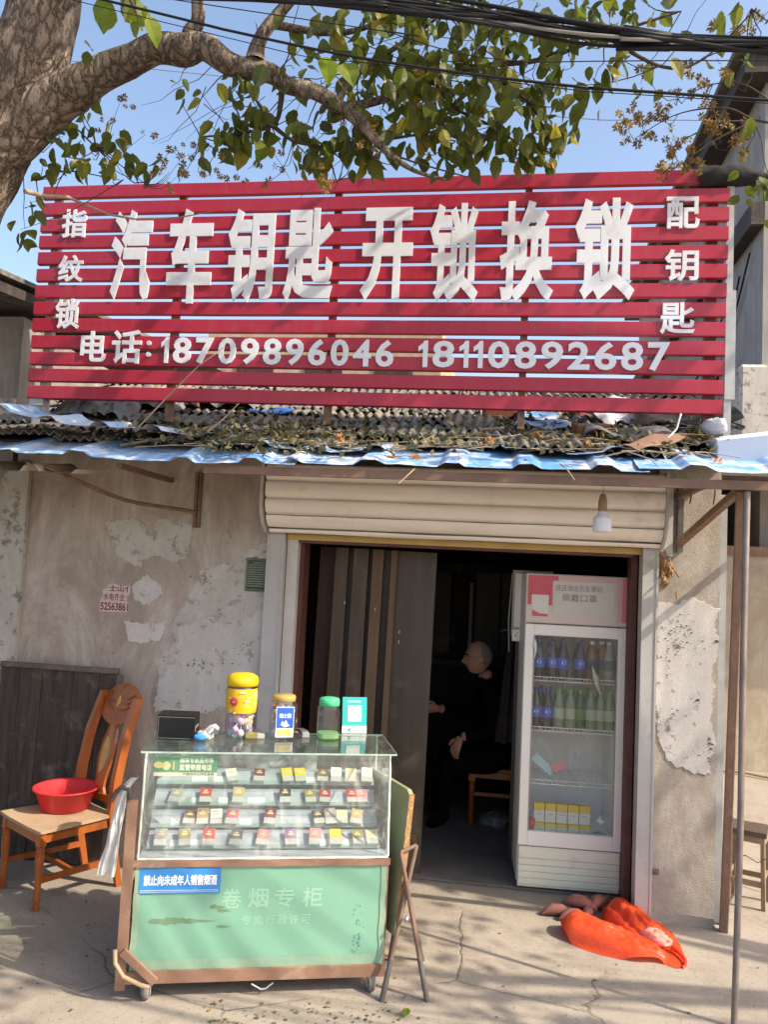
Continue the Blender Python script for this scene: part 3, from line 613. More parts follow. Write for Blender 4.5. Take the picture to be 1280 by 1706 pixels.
# side boughs and twigs
BO = [
 [at(450, 40, YT), at(560, 55, -1.05), at(640, 35, -.95), at(760, -10, -.9)],
 [at(570, 180, YT+.04), at(640, 165, -1.0), at(720, 130, -.95), at(800, 110, -.95), at(900, 100, -.95), at(1010, 60, -1.0), at(1130, 20, -1.05)],
 [at(560, 172, YT), at(600, 120, -1.1), at(690, 60, -1.0), at(740, 20, -1.0)],
 [at(470, 125, YT), at(468, 170, -1.15), at(455, 208, -1.1), at(400, 222, -1.1), at(335, 228, -1.1)],
 [at(455, 210, -1.1), at(490, 235, -1.05), at(540, 250, -1.0), at(560, 300, -1.0)],
 [at(720, 130, -.95), at(760, 180, -.95), at(820, 210, -.95), at(880, 250, -.95)],
 [at(800, 110, -.95), at(880, 170, -.95), at(915, 230, -.95)],
 [at(600, 205, YT+.05), at(640, 230, -1.0), at(700, 225, -1.0), at(760, 235, -1.0)],
 [at(40, 250, -1.0), at(105, 205, -1.0), at(160, 245, -1.0), at(240, 305, -1.0)],
 [at(60, 300, -1.0), at(110, 285, -1.0), at(200, 300, -1.0)],
 [at(70, -20, -1.3), at(150, -60, -1.4), at(210, -10, -1.5), at(230, 30, -1.5)],
 [at(1010, 60, -1.0), at(1100, 110, -.95), at(1170, 100, -.9), at(1260, 15, -.9)],
 [at(1330, 210, -.6), at(1260, 200, -.6), at(1210, 180, -.6), at(1130, 190, -.6), at(1060, 230, -.6)],
 [at(1330, 210, -.6), at(1250, 145, -.6), at(1190, 140, -.6), at(1130, 165, -.6)],
 [at(1260, 200, -.6), at(1190, 235, -.6), at(1140, 270, -.6), at(1110, 290, -.6)],
 [at(640, 250, -1.1), at(690, 270, -1.05), at(790, 298, -1.0), at(800, 303, -1.0)],
 [at(590, 200, -1.1), at(620, 260, -1.05), at(650, 275, -1.05)],
]
BR = [.02, .022, .018, .016, .012, .012, .011, .011, .007, .006, .018, .011, .007, .006, .006, .006, .006]
rl = random.Random(21)
T2B = V((4.9, -1.35, 0))
tree2 = T('seed_tree', 'bare-twigged tree with dry yellow seed heads reaching in past the sign end', 'tree', T2B)
for b, r in zip(BO, BR):
    n = len(b); right = b[0].x > 1.3; mb = bark_tube(b, [r*(1 - .75*i/(n-1)) for i in range(n)], 7, 22, .10); o = mb.build('bough', M_TWIGD if r < .02 else M_BARK, tree2 if right else tree)
    if right: o.matrix_local = TR(TB - T2B)
# leaf clumps: (px, py, depth plane, spread, leaves)
CL = [(650,30,-1.0,.26,26),(700,70,-.95,.26,30),(740,110,-.95,.25,30),(790,140,-.95,.25,30),(850,110,-.95,.24,26),(900,150,-.95,.2,20),(740,180,-.95,.2,22),(775,205,-.95,.17,18),(830,60,-.95,.26,26),(760,40,-1.,.25,24),(930,50,-1.,.24,20),(990,45,-1.,.2,14),(1060,30,-1.05,.2,10),(1010,100,-1.,.13,7),(1150,25,-1.05,.2,7),
 (880,225,-.95,.11,11),(905,250,-.95,.09,9),(880,262,-.95,.07,6),(845,245,-.95,.09,6),(930,190,-.95,.09,6),(940,215,-.95,.08,5),(640,120,-1.,.2,16),(600,90,-1.05,.2,14),(540,60,-1.1,.22,12),(570,130,-1.05,.16,10),(500,30,-1.15,.2,8),
 (410,165,-1.1,.13,10),(425,200,-1.1,.14,12),(400,230,-1.1,.10,8),(380,215,-1.1,.08,5),(350,235,-1.1,.07,4),(500,205,-1.05,.13,10),(540,190,-1.05,.12,8),(590,238,-1.,.11,11),(555,248,-1.,.10,10),(600,262,-1.,.07,6),(545,268,-1.,.07,7),(640,200,-1.,.12,8),(690,215,-1.,.12,12),(740,225,-1.,.10,9),(770,235,-1.,.08,7),
 (110,240,-1.,.12,9),(150,265,-1.,.12,9),(195,250,-1.,.09,5),(200,282,-1.,.09,9),(120,280,-1.,.09,8),(240,272,-1.,.06,3),(165,185,-1.,.11,7),(140,160,-1.,.08,4),(90,265,-1.,.06,4),(60,345,-1.,.05,4),(42,390,-1.,.05,4),(270,285,-1.,.06,3),
 (300,145,-1.25,.05,2),(320,152,-1.25,.05,2),(1260,40,-.9,.2,5),(1225,100,-.8,.08,3),(1290,330,-.6,.12,6),(1275,300,-.6,.1,4),(1165,235,-.6,.04,1),
 (720,-40,-1.,.3,24),(860,-40,-1.,.3,24),(1000,-50,-1.05,.3,20),(620,-50,-1.,.3,16)]
leaves = []      # (matrix, lime?)
def leafM(p, size, lime=False, droop=.85):
    d = V((rl.gauss(0, .5), rl.gauss(0, .5), -droop + rl.gauss(0, .3))).normalized()
    n = V((rl.gauss(0, 1), rl.gauss(0, 1), rl.gauss(.4, .7))); n = (n - d*n.dot(d)).normalized(); s = d.cross(n)
    M = Mx(((s.x, d.x, n.x, p.x), (s.y, d.y, n.y, p.y), (s.z, d.z, n.z, p.z), (0, 0, 0, 1))) @ Mx.Diagonal((size, size, size, 1))
    v = p - CAM; d_ = v.dot(fw); lx, ly = 640 + F*v.dot(rt)/d_, 853 - F*(v.dot(up) - size*.8)/d_
    if 60 < lx < 1230 and 308 < ly < 700: return        # twigs end above the sign
    leaves.append((M, lime))
tw = MB()
def twig(a, b, r=.0035, sag=.03):
    P = [a.lerp(b, t) + V((.03*nz(a.x*5+t*3, a.z, 1), .03*nz(a.y*5+t*3, a.z, 2), -sag*sin(pi*t) + .02*nz(t*4, a.x, 5))) for t in (0, .25, .5, .75, 1)]
    tw.tube(P, [r, r*.85, r*.7, r*.5, r*.35], 4, TM_, False)
bpts = [p for b in BO for p in b] + LIMB[6:]
for (x, y, Y, sp_, n) in CL:
    c = at(x, y, Y); nn = sorted(bpts, key=lambda p: (p-c).length)[:4]
    for k in range(max(2, n // 7)):
        near = rl.choice(nn)
        e = c + V((rl.gauss(0, sp_*.7), rl.gauss(0, sp_*.7), rl.gauss(-.2*sp_, sp_*.6))); twig(near, e)
    for k in range(int(n*1.75)):
        p = c + V((rl.gauss(0, sp_*.6), rl.gauss(0, sp_*.8), rl.gauss(0, sp_*.6)))
        leafM(p, rl.uniform(.055, .12) if x > 300 else rl.uniform(.06, .10), rl.random() < .05)
for (x, y) in ((185, 10), (215, 30), (235, 15), (200, 0), (175, -5), (225, -10), (245, 25), (545, 95), (575, 105), (140, 70), (145, 85)):
    p = at(x, y, -1.45); leafM(p, (rl.uniform(.11, .17) if y < 60 else .07) if x < 300 else .14, True)
# drooping bare twigs with dry seed stars
SEEDS = [(205,165),(185,200),(165,205),(215,175),(285,245),(310,255),(265,262),(300,270),(318,258),(350,240),(362,265),(330,285),(300,295),(285,312),(375,295),(400,305),(255,285),(270,275),(420,275),(440,305),(470,275),(455,250),(245,225),(300,290),(605,245),(598,110),(615,205),(540,305),(530,290)]
SEEDY = [(700,130),(690,120),(735,150),(720,165),(640,235),(650,225),(695,170),(745,130),(575,200),(1020,20),(1035,30),(860,270),(920,265),(890,285),(705,175),(625,220)]
SEEDR = [(1040,185),(1055,180),(1065,195),(1075,205),(1045,215),(1050,232),(1095,190),(1105,195),(1110,185),(1090,218),(1080,202),(1115,230),(1130,245),(1145,250),(1140,235),(1120,245),(1112,272),(1125,260),(1135,285),(1150,270),(1160,280),(1175,175),(1180,178),(1165,138),(1170,135),(1145,120),(1075,120),(1210,132),(1215,125),(1190,205),(1205,215),(1180,220),(1225,240),(1238,225),(1250,210),(1240,255),(1215,200),(1195,50),(1240,50),(1225,60),(1260,30),(1130,150),(1155,148),(1100,290),(1115,286)]
starM = MB()
for k in range(16):
    th = k*2.4; ph = math.acos(1 - 2*(k+.5)/16); d = V((sin(ph)*cos(th), sin(ph)*sin(th), cos(ph))); s = d.orthogonal().normalized()*.22; starM.add([tuple(d*.08 - s*.4), tuple(d*.6 - s), tuple(d), tuple(d*.6 + s)], [[0, 1, 2, 3]], None, False)
st1, st2 = starM.mesh('seed_head', M_SEED), starM.mesh('seed_head', M_SEEDY)
for lst, Y, me in ((SEEDS, -1.1, st1), (SEEDY, -.98, st2), (SEEDR, -.6, None)):
    for i, (x, y) in enumerate(lst):
        p = at(x, y, Y + rl.uniform(-.15, .15)); near = min(bpts, key=lambda q: (q-p).length); 
        if rl.random() < .7: twig(near, p, .0025, .05)
        for j in range(3 if me is None else 2):
            q = p + V((rl.gauss(0, .02), rl.gauss(0, .02), rl.gauss(0, .018)))
            o = ob('seed_head', me or (st1 if rl.random() < .7 else st2), tree if me else tree2); r = rl.uniform(.014, .026)*(1.2 if me is None else 1)
            o.matrix_local = (TM_ if me else TR(-T2B)) @ TR(q) @ RZ(rl.uniform(0, 6)) @ RX(rl.uniform(0, 3)) @ Mx.Diagonal((r, r, r, 1))
for k in range(22):
    a = at(rl.uniform(330, 640), rl.uniform(100, 240), -1.1); b = a + V((rl.gauss(-.1, .2), rl.gauss(0, .1), rl.uniform(-.4, -.1)))
    twig(a, b, .0022, rl.uniform(-.08, .08))
# upper crown, beyond the top of the picture: boughs and leaves that shade the yard
up_b = [[at(120, -180, YT), (-.9, -1.5, 5.6), (.6, -1.7, 6.1), (2.0, -1.9, 6.0)], [(-.9, -1.5, 5.6), (.2, -2.4, 5.8), (1.6, -2.9, 5.6), (3.0, -3.0, 5.2)], [(.6, -1.7, 6.1), (1.8, -1.0, 5.6), (3.2, -.8, 5.0)], [at(120, -180, YT), (-2.6, -1.8, 6.0), (-3.6, -2.6, 6.6)]]
for b in up_b: bark_tube([V(p) for p in b], [.11, .08, .05, .02][:len(b)], 8, 20, .1).build('bough', M_BARK, tree)
UP = [(2.0, -1.9, 5.9, .55, 90), (1.2, -1.7, 6.1, .55, 80), (.4, -1.8, 5.9, .5, 60), (3.2, -.9, 4.9, .45, 40), (2.6, -.9, 5.3, .5, 70), (3.0, -2.9, 5.0, .45, 30), (1.6, -2.8, 5.6, .5, 30), (1.7, -1.2, 5.4, .45, 60), (.9, -1.2, 5.2, .4, 50), (-.4, -2.0, 5.7, .5, 40), (-2.9, -2.0, 6.2, .6, 60), (-1.2, -1.5, 5.5, .5, 40), (2.3, -1.4, 4.6, .3, 24)]
nvis = len(leaves)
for (x, y, z, s, n) in UP:
    for k in range(n): leafM(V((x + rl.gauss(0, s), y + rl.gauss(0, s*.7), z + rl.gauss(0, s*.5))), rl.uniform(.09, .15))
tw.build('twigs', M_TWIGD, tree, kind='stuff')
# the second tree stands beside the frame; its crown dapples the concrete
sv = TB; m2 = bark_tube([T2B, T2B + V((.05, 0, 1.2)), T2B + V((-.05, .05, 2.4)), T2B + V((-.5, .3, 3.4)), at(1330, 210, -.6)], [.16, .12, .10, .06, .012], 16, 40, .08)
for tgt in ((4.2, -2.2, 4.2), (5.2, -2.6, 4.9), (3.6, -1.9, 3.3), (5.9, -1.6, 5.2), (4.6, -3.0, 3.6)):
    join(m2, bark_tube([T2B + V((-.05, .05, 2.2)), V(tgt).lerp(T2B + V((0, 0, 2.6)), .45), V(tgt)], [.06, .035, .01], 8, 16, .08))
o = m2.build('trunk', M_BARK, tree2); o.matrix_local = TR(TB - T2B)
c2 = MB(); rz2 = random.Random(31)
LV0, LF0 = [(0, 0, 0), (.3, .35, .06), (0, .4, -.02), (-.3, .35, .06), (.2, .7, .02), (-.2, .7, .02), (0, 1, -.12)], [[0, 1, 2], [0, 2, 3], [1, 4, 6, 2], [2, 6, 5, 3]]
for (x, y, z, sp2, n2) in ((4.2, -2.2, 4.1, .28, 40), (3.5, -1.95, 3.3, .20, 26), (4.7, -2.45, 3.9, .22, 26), (5.3, -2.6, 4.9, .35, 46), (3.9, -2.6, 3.2, .16, 16), (5.9, -1.6, 5.2, .35, 36), (4.6, -3.0, 3.6, .25, 30), (3.2, -1.5, 3.3, .15, 14), (5.0, -1.9, 4.6, .3, 30), (4.5, -1.2, 4.3, .3, 20)):
    for _ in range(int(n2*.8)):
        p = V((x + rz2.gauss(0, sp2*.62), y + rz2.gauss(0, sp2*.62), z + rz2.gauss(0, sp2*.5))); sc_ = rz2.uniform(.08, .14)
        c2.add(LV0, LF0, TR(p - T2B) @ RZ(rz2.uniform(0, 6.3)) @ RX(rz2.gauss(-.9, .5)) @ RY(rz2.gauss(0, .5)) @ Mx.Diagonal((sc_,)*3 + (1,)), False)
c2.build('crown', M_LEAF, tree2, kind='stuff')
def leaf_geo():
    pr = [(0, 0, 0), (.0, .12, 0), (.24, .14, .05), (-.24, .14, .05), (.34, .36, .07), (-.34, .36, .07), (0, .38, -.02), (.26, .66, .03), (-.26, .66, .03), (0, .68, -.06), (0, 1.0, -.16)]
    return pr, [[0, 2, 4, 6, 1][:0] or [1, 2, 4, 6], [3, 1, 6, 5], [6, 4, 7, 9], [5, 6, 9, 8], [9, 7, 10], [8, 9, 10], [0, 2, 1], [0, 1, 3]]
LV, LF = leaf_geo()
lm1, lm2 = MB().add(LV, LF).mesh('leaf', M_LEAF), MB().add(LV, LF).mesh('leaf', M_LEAFY)
def vis(i):
    M, _ = leaves[i]; p = M.translation; v = p - CAM; d = v.dot(fw)
    X = 640 + F*v.dot(rt)/d; Y = 853 - F*v.dot(up)/d
    return M.to_scale()[0]/d if (i < nvis and -10 < X < 1290 and -10 < Y) else 0
order = sorted(range(len(leaves)), key=vis, reverse=True)
for i in order[:295]:
    M, lime = leaves[i]; o = ob('leaf', lm2 if lime else lm1, tree); o.matrix_local = TM_ @ M
c1 = MB()
for i in order[295:]: c1.add(LV, LF, TM_ @ leaves[i][0], False)
c1.build('crown', M_LEAF, tree, kind='stuff')
# a dead twig poking from the trunk across the sign, and a stray stalk
def branchlet(name, px, Y, r, mat, label, cat='branch'):
    P = [at(x, y, Y + dy) for x, y, dy in px]; n = len(P)
    return MB().tube(P, [r*(1-.7*i/(n-1)) for i in range(n)], 7).build(name, mat, label=label, cat=cat)
MB().tube([TM_ @ at(x, y, d) for x, y, d in ((40, 318, -1.2), (75, 327, -1.1), (112, 328, -.98), (140, 340, -.9), (180, 357, -.8), (230, 366, -.72), (300, 362, -.66), (355, 352, -.62))], [.012, .011, .009, .007, .006, .005, .004, .002], 7).build('dead_twig', M_TWIG, tree)

# ------------------------------------------------------------------ overhead cables
def cable(name, px, r, mat, label, group, seg=6, dx=(0, 0)):
    A, Bq = at(*px[0]), at(*px[-1]); P = [at(*p) for p in px]
    P = [P[0] + (P[0]-P[1]).normalized()*4] + P + [P[-1] + (P[-1]-P[-2]).normalized()*5]
    out = []
    for k in range(len(P)-1):
        for j in range(6):
            f = j/6; p0, p1, p2, p3 = P[max(k-1, 0)], P[k], P[k+1], P[min(k+2, len(P)-1)]
            out.append(.5*((2*p1)+(p2-p0)*f+(2*p0-5*p1+4*p2-p3)*f*f+(3*p1-p0-3*p2+p3)*f**3))
    out.append(P[-1])
    return MB().tube(out, r, seg).build(name, mat, label=label, cat='cable', group=group)
G1 = 'cables of the thick overhead bundle'
rc = random.Random(4)
for i in range(15):
    a = rc.uniform(-1, 1); ph = rc.uniform(0, 6); q = i / 14
    o = []
    for (x, y) in ((430, -8), (640, 10), (800, 30), (960, 52), (1120, 66), (1290, 78)):
        th = ph + x*.006*(1 if i % 2 else -1); R_ = 15 if i < 11 else 19
        yy = y + R_*sin(th)*(.35 + .65*q); 
        o.append((x, yy - (10 if i >= 12 else 0) + (4*math.sin(x*.01+i)), -2.2 + .035*cos(th)))
    cable('overhead_cable', o, rc.choice((.0042, .005, .0055, .0065)), M_CABLEG if i == 3 else M_CABLE, 'thin pale grey cable in the thick overhead bundle' if i == 3 else 'black cable in the thick overhead bundle', G1)
cable('overhead_cable', [(165, -2, -1.9), (400, 55, -1.9), (640, 103, -1.9), (960, 144, -1.9), (1280, 167, -1.9)], .0055, M_CABLE, 'single dark cable sagging below the bundle over the arching limb', None)
cable('overhead_cable', [(170, 12, -1.88), (400, 68, -1.88), (520, 96, -1.88), (640, 108, -1.88), (960, 150, -1.88), (1280, 172, -1.88)], .0018, M_CABLE, 'hair-thin dark wire running alongside the single sagging cable', None)
cable('overhead_cable', [(300, 120, -.45), (715, 162, -.45), (960, 197, -.45), (1280, 202, -.45)], .0022, M_CABLEG, 'thin grey wire, the lowest one crossing above the sign', None)
cable('overhead_cable', [(560, 40, -1.7), (640, 52, -1.7), (840, 100, -1.7), (1280, 101, -1.7)], .0022, M_CABLE, 'thin dark wire running just under the thick cable bundle', None)

# ------------------------------------------------------------------ clutter on the roof
def roofp(x, s, h=0.0): return deckM @ V((x, s, h + .045))
def roof_at(px, py, h=.03):           # the point of the tiled slope seen there
    d = ray(px, py); nrm = V((0, -sin(SL), cos(SL))); o = deckM.translation + nrm*(.04 + h)
    return CAM + d * ((o-CAM).dot(nrm) / d.dot(nrm))
rk = random.Random(17)
GB = 'loose bricks on the roof'
for (px, py, l, rz) in ((832, 692, 'red brick standing on the tiles near the middle of the sign', .2), (850, 686, 'reddish brick lying behind another brick under the sign', -.3), (975, 690, 'broken brownish brick lump on the roof below the last big character', .7), (985, 720, 'dull red brick half under leaves on the roof', .3), (1073, 690, 'bright red brick under the right end of the sign', .1), (590, 672, 'orange brick just under the bottom slat of the sign', .05), (672, 674, 'dark red brick tucked under the bottom slat of the sign', -.05)):
    p = roof_at(px, py, 0); m = MB(); m.box((0, 0, .03), (.20, .10, .058), bev=.006); o = m.build('brick', M_BRICK, label=l, cat='brick', group=GB); o.matrix_world = TR(p - V((0, 0, .012))) @ RX(SL*.7) @ RZ(rz)
def scrap(px, py, w_, d_, mat, label, cat, rz=0, tilt=0, bend=.01, name='scrap_sheet', h=.02):
    p = roof_at(px, py, h); m = MB()
    m.grid(lambda u, v: ((u-.5)*w_, (v-.5)*d_, bend*sin(u*7+v*3) + bend*.8*nz(u*4+px, v*4, 2)), 14, 6, thick=(0, 0, -.004)); o = m.build(name, mat, label=label, cat=cat); o.matrix_world = TR(p) @ RX(SL+tilt) @ RZ(rz)
scrap(452, 684, .28, .14, flat('blue_plastic', (.04, .16, .5)), 'small bright blue plastic scrap on the tiles under the sign', 'plastic scrap', .1)
scrap(895, 690, .25, .35, M_BLUE, 'faded blue tin scrap on the tiles beside the bricks', 'tin scrap', .05)
scrap(905, 705, .30, .2, M_BLUE, 'pale blue tin scrap lying lower beside the brown brick lump', 'tin scrap', -.2)
scrap(1030, 688, .35, .30, M_FOAM, 'crumpled whitish sheet under the right part of the sign', 'plastic sheet', .5, .25, .04, h=.05)
scrap(1050, 722, .45, .2, M_TARP, 'grey folded sheet on the roof below the right bricks', 'plastic sheet', -.3, .1, .03, h=.04)
scrap(1088, 735, .34, .12, M_CARTW, 'brown bent board lying on the right end of the roof', 'board', .7, .1, .01, h=.05)
scrap(1140, 690, .6, .25, M_TARPD, 'black sheet lying on the roof beneath the right sign post', 'plastic sheet', .2, .3, .03, h=.06)
for i, (px, py, w_) in enumerate(((165, 688, .5), (255, 675, .55), (370, 672, .6))):
    p = roof_at(px, py, .02); m = MB()
    def fn(u, v, w_=w_, i=i):
        x = (u-.5)*w_; return (x, (v-.5)*.45, .10*sin(pi*u)**.5*sin(pi*min(1, v*1.1+.05))**.5 + .05*nz(u*6+i*9, v*5, 1) + .03*abs(nz(u*16, v*12+i, 3)))
    m.grid(fn, 26, 16, sm=False); o = m.build('tarpaulin', M_TARP, label=['torn grey tarpaulin piled at the left end of the roof', 'crumpled grey tarpaulin between two others under the sign', 'grey tarpaulin spread over tiles under the phone number'][i], cat='tarpaulin'); o.matrix_world = TR(p) @ RX(SL)
p = at(1236, 738, -.35); m = MB(); m.box((0, 0, 0), (.30, .22, .16), bev=.006); o = m.build('foam_box', M_FOAM, label='white foam block resting on the right end of the awning', cat='foam block'); o.matrix_world = TR(p.x+.02, -.36, 2.487) @ RY(-.12) @ RZ(-.12) @ RX(.2)
p = at(1185, 705, -.3); m = MB()
m.grid(lambda u, v: tuple(V((sin(pi*v)*cos(2*pi*u), sin(pi*v)*sin(2*pi*u), cos(pi*v)))*(.075 + .03*nz(u*5, v*5, 3) + .02*abs(nz(u*14, v*12, 1)))), 22, 14); o = m.build('plastic_bag', pm('grey_film', (.5, .5, .54), (.36, .36, .4), 9, .3, .5, 20, .02), label='crumpled translucent plastic bag jammed at the foot of the right sign post', cat='plastic bag'); o.matrix_world = TR(p + V((.02, 0, -.02))) @ Mx.Diagonal((.8, .7, .55, 1))
# fallen leaves, twigs and dried flowers
m = MB(); LVs = LV
for k in range(1900):
    px = rk.choice((rk.uniform(330, 900), rk.uniform(150, 520), rk.uniform(880, 1200), rk.gauss(500, 120))); py = rk.choice((rk.uniform(705, 760), rk.gauss(732, 12), rk.uniform(680, 740), rk.uniform(690, 735)))
    if py < 700 and rk.random() < .55: continue
    if py > 738 and px < 330 or (py >= 752 and rk.random() < .6): continue
    q = roof_at(px, py, rk.uniform(0, .05)) if py < 752 else at(px, py, -.5) 
    if py >= 752: q = V((q.x, rk.uniform(-.7, -.35), 0)); q.z = 2.30 + (q.y + .8)*.36 + .03
    if not (-3 < q.x < 1.3): continue
    s = rk.uniform(.02, .055); m.add(LV, LF, TR(q) @ RZ(rk.uniform(0, 6.3)) @ RX(rk.gauss(.2, .6)) @ RY(rk.gauss(0, .5)) @ Mx.Diagonal((s*.9, s, s, 1)), False)
m.build('fallen_leaves', M_LEAFD, kind='stuff', label='dry fallen leaves scattered over the roof tiles and awning', cat='leaves')
m = MB()
for k in range(60):
    px, py = rk.uniform(280, 1180), rk.uniform(715, 768); q = roof_at(px, py, .03) if py < 750 else V((at(px, py, -.55).x, -.55, 2.43)); a = rk.uniform(-1.3, 1.3); L = rk.uniform(.06, .22)
    m.tube([q - V((cos(a)*L, sin(a)*L*.5, 0)), q + V((0, 0, .015)), q + V((cos(a)*L, sin(a)*L*.5, rk.uniform(-.01, .03)))], rk.uniform(.0015, .003), 4)
m.build('dry_twigs', M_TWIG, kind='stuff', label='thin broken dry twigs strewn over the awning', cat='twigs')
def loose(px, r, label, name='dry_branch', mat=M_TWIG):
    P = [at(x, y, Y) for x, y, Y in px]; n = len(P); return MB().tube(P, [r*(1-.5*i/(n-1)) for i in range(n)], 7).build(name, mat, label=label, cat='branch')
loose([(200, 742, -.5), (290, 727, -.5), (350, 725, -.5), (420, 728, -.5), (500, 735, -.5), (570, 745, -.52), (640, 758, -.55)], .009, 'long curved dry branch lying along the awning below the tarpaulins')
loose([(230, 712, -.35), (280, 660, -.3), (330, 610, -.24), (372, 580, -.18)], .005, 'pale dry stalk propped up in front of the sign digits')
loose([(640, 752, -.5), (720, 742, -.45), (800, 735, -.4), (868, 724, -.35)], .007, 'straight pale stick lying across the tiles near the bricks')
loose([(700, 768, -.6), (690, 782, -.78), (664, 806, -.82)], .006, 'short stick hanging over the awning edge above the shutter')
loose([(930, 770, -.6), (945, 782, -.8), (958, 800, -.83)], .005, 'thin bent stick hanging off the awning edge near the bulb')
loose([(1000, 762, -.62), (1045, 752, -.6), (1085, 765, -.7), (1105, 785, -.76)], .004, 'thin arched branch curling down over the right awning edge')
loose([(1135, 690, -.3), (1128, 715, -.35), (1100, 745, -.45), (1112, 768, -.6)], .006, 'bent pale wire dangling over the right tiles', 'wire', M_WIRE)
loose([(345, 720, -.45), (370, 700, -.4), (398, 672, -.35)], .005, 'short forked dry twig standing up under the digits')
fl = MB()
for k in range(22):
    th = k*2.4; ph = math.acos(1 - 1.6*(k+.5)/22); d = V((sin(ph)*cos(th), sin(ph)*sin(th), cos(ph))); s = d.orthogonal().normalized()*.14; fl.add([tuple(d*.1 - s*.4), tuple(d*.7 - s), tuple(d), tuple(d*.7 + s)], [[0, 1, 2, 3]], None, False)
fm = fl.mesh('dried_flower', M_FLOWER)
for (px, py, l) in ((655, 765, 'left of a close pair'), (692, 764, 'right of a close pair'), (945, 778, 'above the hanging bent stick'), (1140, 732, 'beside the dangling pale wire'), (980, 742, 'beside the pale tin scrap'), (1195, 770, 'in front of the foam block'), (815, 735, 'by the straight pale stick'), (565, 730, 'above the long curved branch'), (895, 726, 'below the faded tin scrap')):
    q = at(px, py, -.62) if py > 750 else roof_at(px, py, .02); o = ob('dried_flower', fm, None, 'dried orange flower head on the roof edge, ' + l, 'flower', 'dried flower heads on the roof'); o.matrix_world = TR(q) @ Mx.Diagonal((.034, .034, .03, 1))
# litter on the ground
m = MB()
for k in range(300):
    q = V((rk.uniform(-2.8, 1.8), rk.uniform(-2.0, -.1), .004)) if k < 150 else on(rk.uniform(330, 700), rk.uniform(1670, 1730)); q.z = .004
    s = rk.choice((.006, .010, .014, .02)); m.add(LV, LF, TR(q) @ RZ(rk.uniform(0, 6.3)) @ RX(rk.gauss(0, .2)) @ Mx.Diagonal((s, s, s*.5, 1)), False)
m.build('ground_litter', M_LEAFD, kind='stuff', label='crumbs of dry leaf and grit scattered over the concrete', cat='litter')
q = on(676, 1698); o = MB().add(LV, LF, RX(.3) @ Mx.Diagonal((.05, .05, .05, 1))).build('fallen_leaf', M_LEAFY, label='single yellow leaf on the concrete in front of the folded table', cat='leaf'); o.location = (q.x, q.y, .012)
# ================================================================== THINGS BEFORE THE SHOP
CA = V((-1.41, -1.34, 0)); CR = rd(17.5)
cart = T('display_cabinet', 'green glass-topped cigarette display cabinet on wheels before the doorway', 'cabinet', CA, CR)
CW = TR(CA) @ RZ(CR); CI = CW.inverted()
X0, X1, DP = -.045, 1.025, .44
B('lower_case', M_CARTW, cart, (X0, X1, .012, DP, .085, .545))
fr = B('front_panel', M_GREEN, cart, (X0+.012, X1-.012, -.002, .0115, .10, .535))
def tapeq(x0, x1, z0, z1, y):
    m = MB(); n = 26
    def fn(u, v):
        if x1-x0 > z1-z0: return (x0+(x1-x0)*u, y - .0015*abs(nz(u*20, v*3, z0)), z0+(z1-z0)*v + .006*nz(u*7, v, z0*9))
        return (x0+(x1-x0)*v + .006*nz(u*7, v, x0*9), y - .0015*abs(nz(u*20, v*3, x0)), z0+(z1-z0)*u)
    m.grid(fn, n, 3)
    if not (x1-x0 > z1-z0): m.f = [f[::-1] for f in m.f]
    return m.build('tape', M_TAPE, fr)
tapeq(X0+.01, X1-.02, .10, .155, -.004); tapeq(X0+.002, X0+.03, .10, .53, -.005); tapeq(X1-.035, X1-.01, .10, .53, -.005)
B('base_rail', M_CARTW, cart, (X0-.03, X1, -.02, .02, .068, .115)); B('base_rail', M_CARTW, cart, (X0-.03, X1, DP-.02, DP+.02, .058, .084))
m = MB(); m.grid(lambda u, v: (X0-.012 + (X1-X0+.014)*u, -.012 - .004*nz(u*9, v*3), .528 + .03*v - .004*nz(u*14, 2)), 40, 3); m.build('top_rail', M_CARTW, cart)
B('side_rail', M_CARTW, cart, (X0-.045, X0-.005, -.03, -.0, .05, .80)); B('side_rail', M_CARTW, cart, (X0-.04, X0-.002, .02, DP, .30, .36))
m = MB(); m.tube([(X0-.05, -.05, .22), (X0-.045, -.055, .17), (X0-.01, -.06, .12), (X0+.06, -.06, .085), (X0+.09, -.05, .07)], .009, 8); m.build('hook_handle', M_SEAT, cart)
m = MB(); m.box((0, 0, 0), (.185, .018, .03), TR(X0+.045, -.035, .145) @ RY(rd(42))); m.build('corner_brace', M_CARTW, cart)
MB().tube([(.46, -.01, .05), (.50, -.012, .028), (.52, -.012, .03), (.55, -.01, .052)], .004, 6).build('latch', M_GALV, cart)
for x, y in ((.03, .0), (X1-.06, .0), (.03, DP-.04), (X1-.06, DP-.04)):
    c = MB().bx(x-.012, x+.02, y-.018, y+.018, .054, .085).bx(x-.016, x-.012, y-.012, y+.012, .02, .056).bx(x+.018, x+.022, y-.012, y+.012, .02, .056).build('caster', M_GALV, cart)
    MB().lathe([(0, -.013), (.032, -.013), (.036, -.008), (.036, .008), (.032, .013), (0, .013)], 18, TR(x+.003, y, .036) @ RY(pi/2)).build('wheel', M_CASTER, c)
ZT = .982
def pane(name, P, th, mat=M_GLASS, parent=cart):
    m = MB(); a, b, c, d = map(V, P); n = (b-a).cross(d-a).normalized()*th
    m.add([a, b, c, d, a+n, b+n, c+n, d+n], [[0, 1, 2, 3], [7, 6, 5, 4], [1, 0, 4, 5], [2, 1, 5, 6], [3, 2, 6, 7], [0, 3, 7, 4]]); return m.build(name, mat, parent)
fy = lambda z: .004 + .055*(z-.56)/(ZT-.56)
fg = pane('front_glass', [(X0+.014, fy(.56), .56), (X1-.014, fy(.56), .56), (X1-.014, fy(ZT), ZT-.004), (X0+.014, fy(ZT), ZT-.004)], .004)
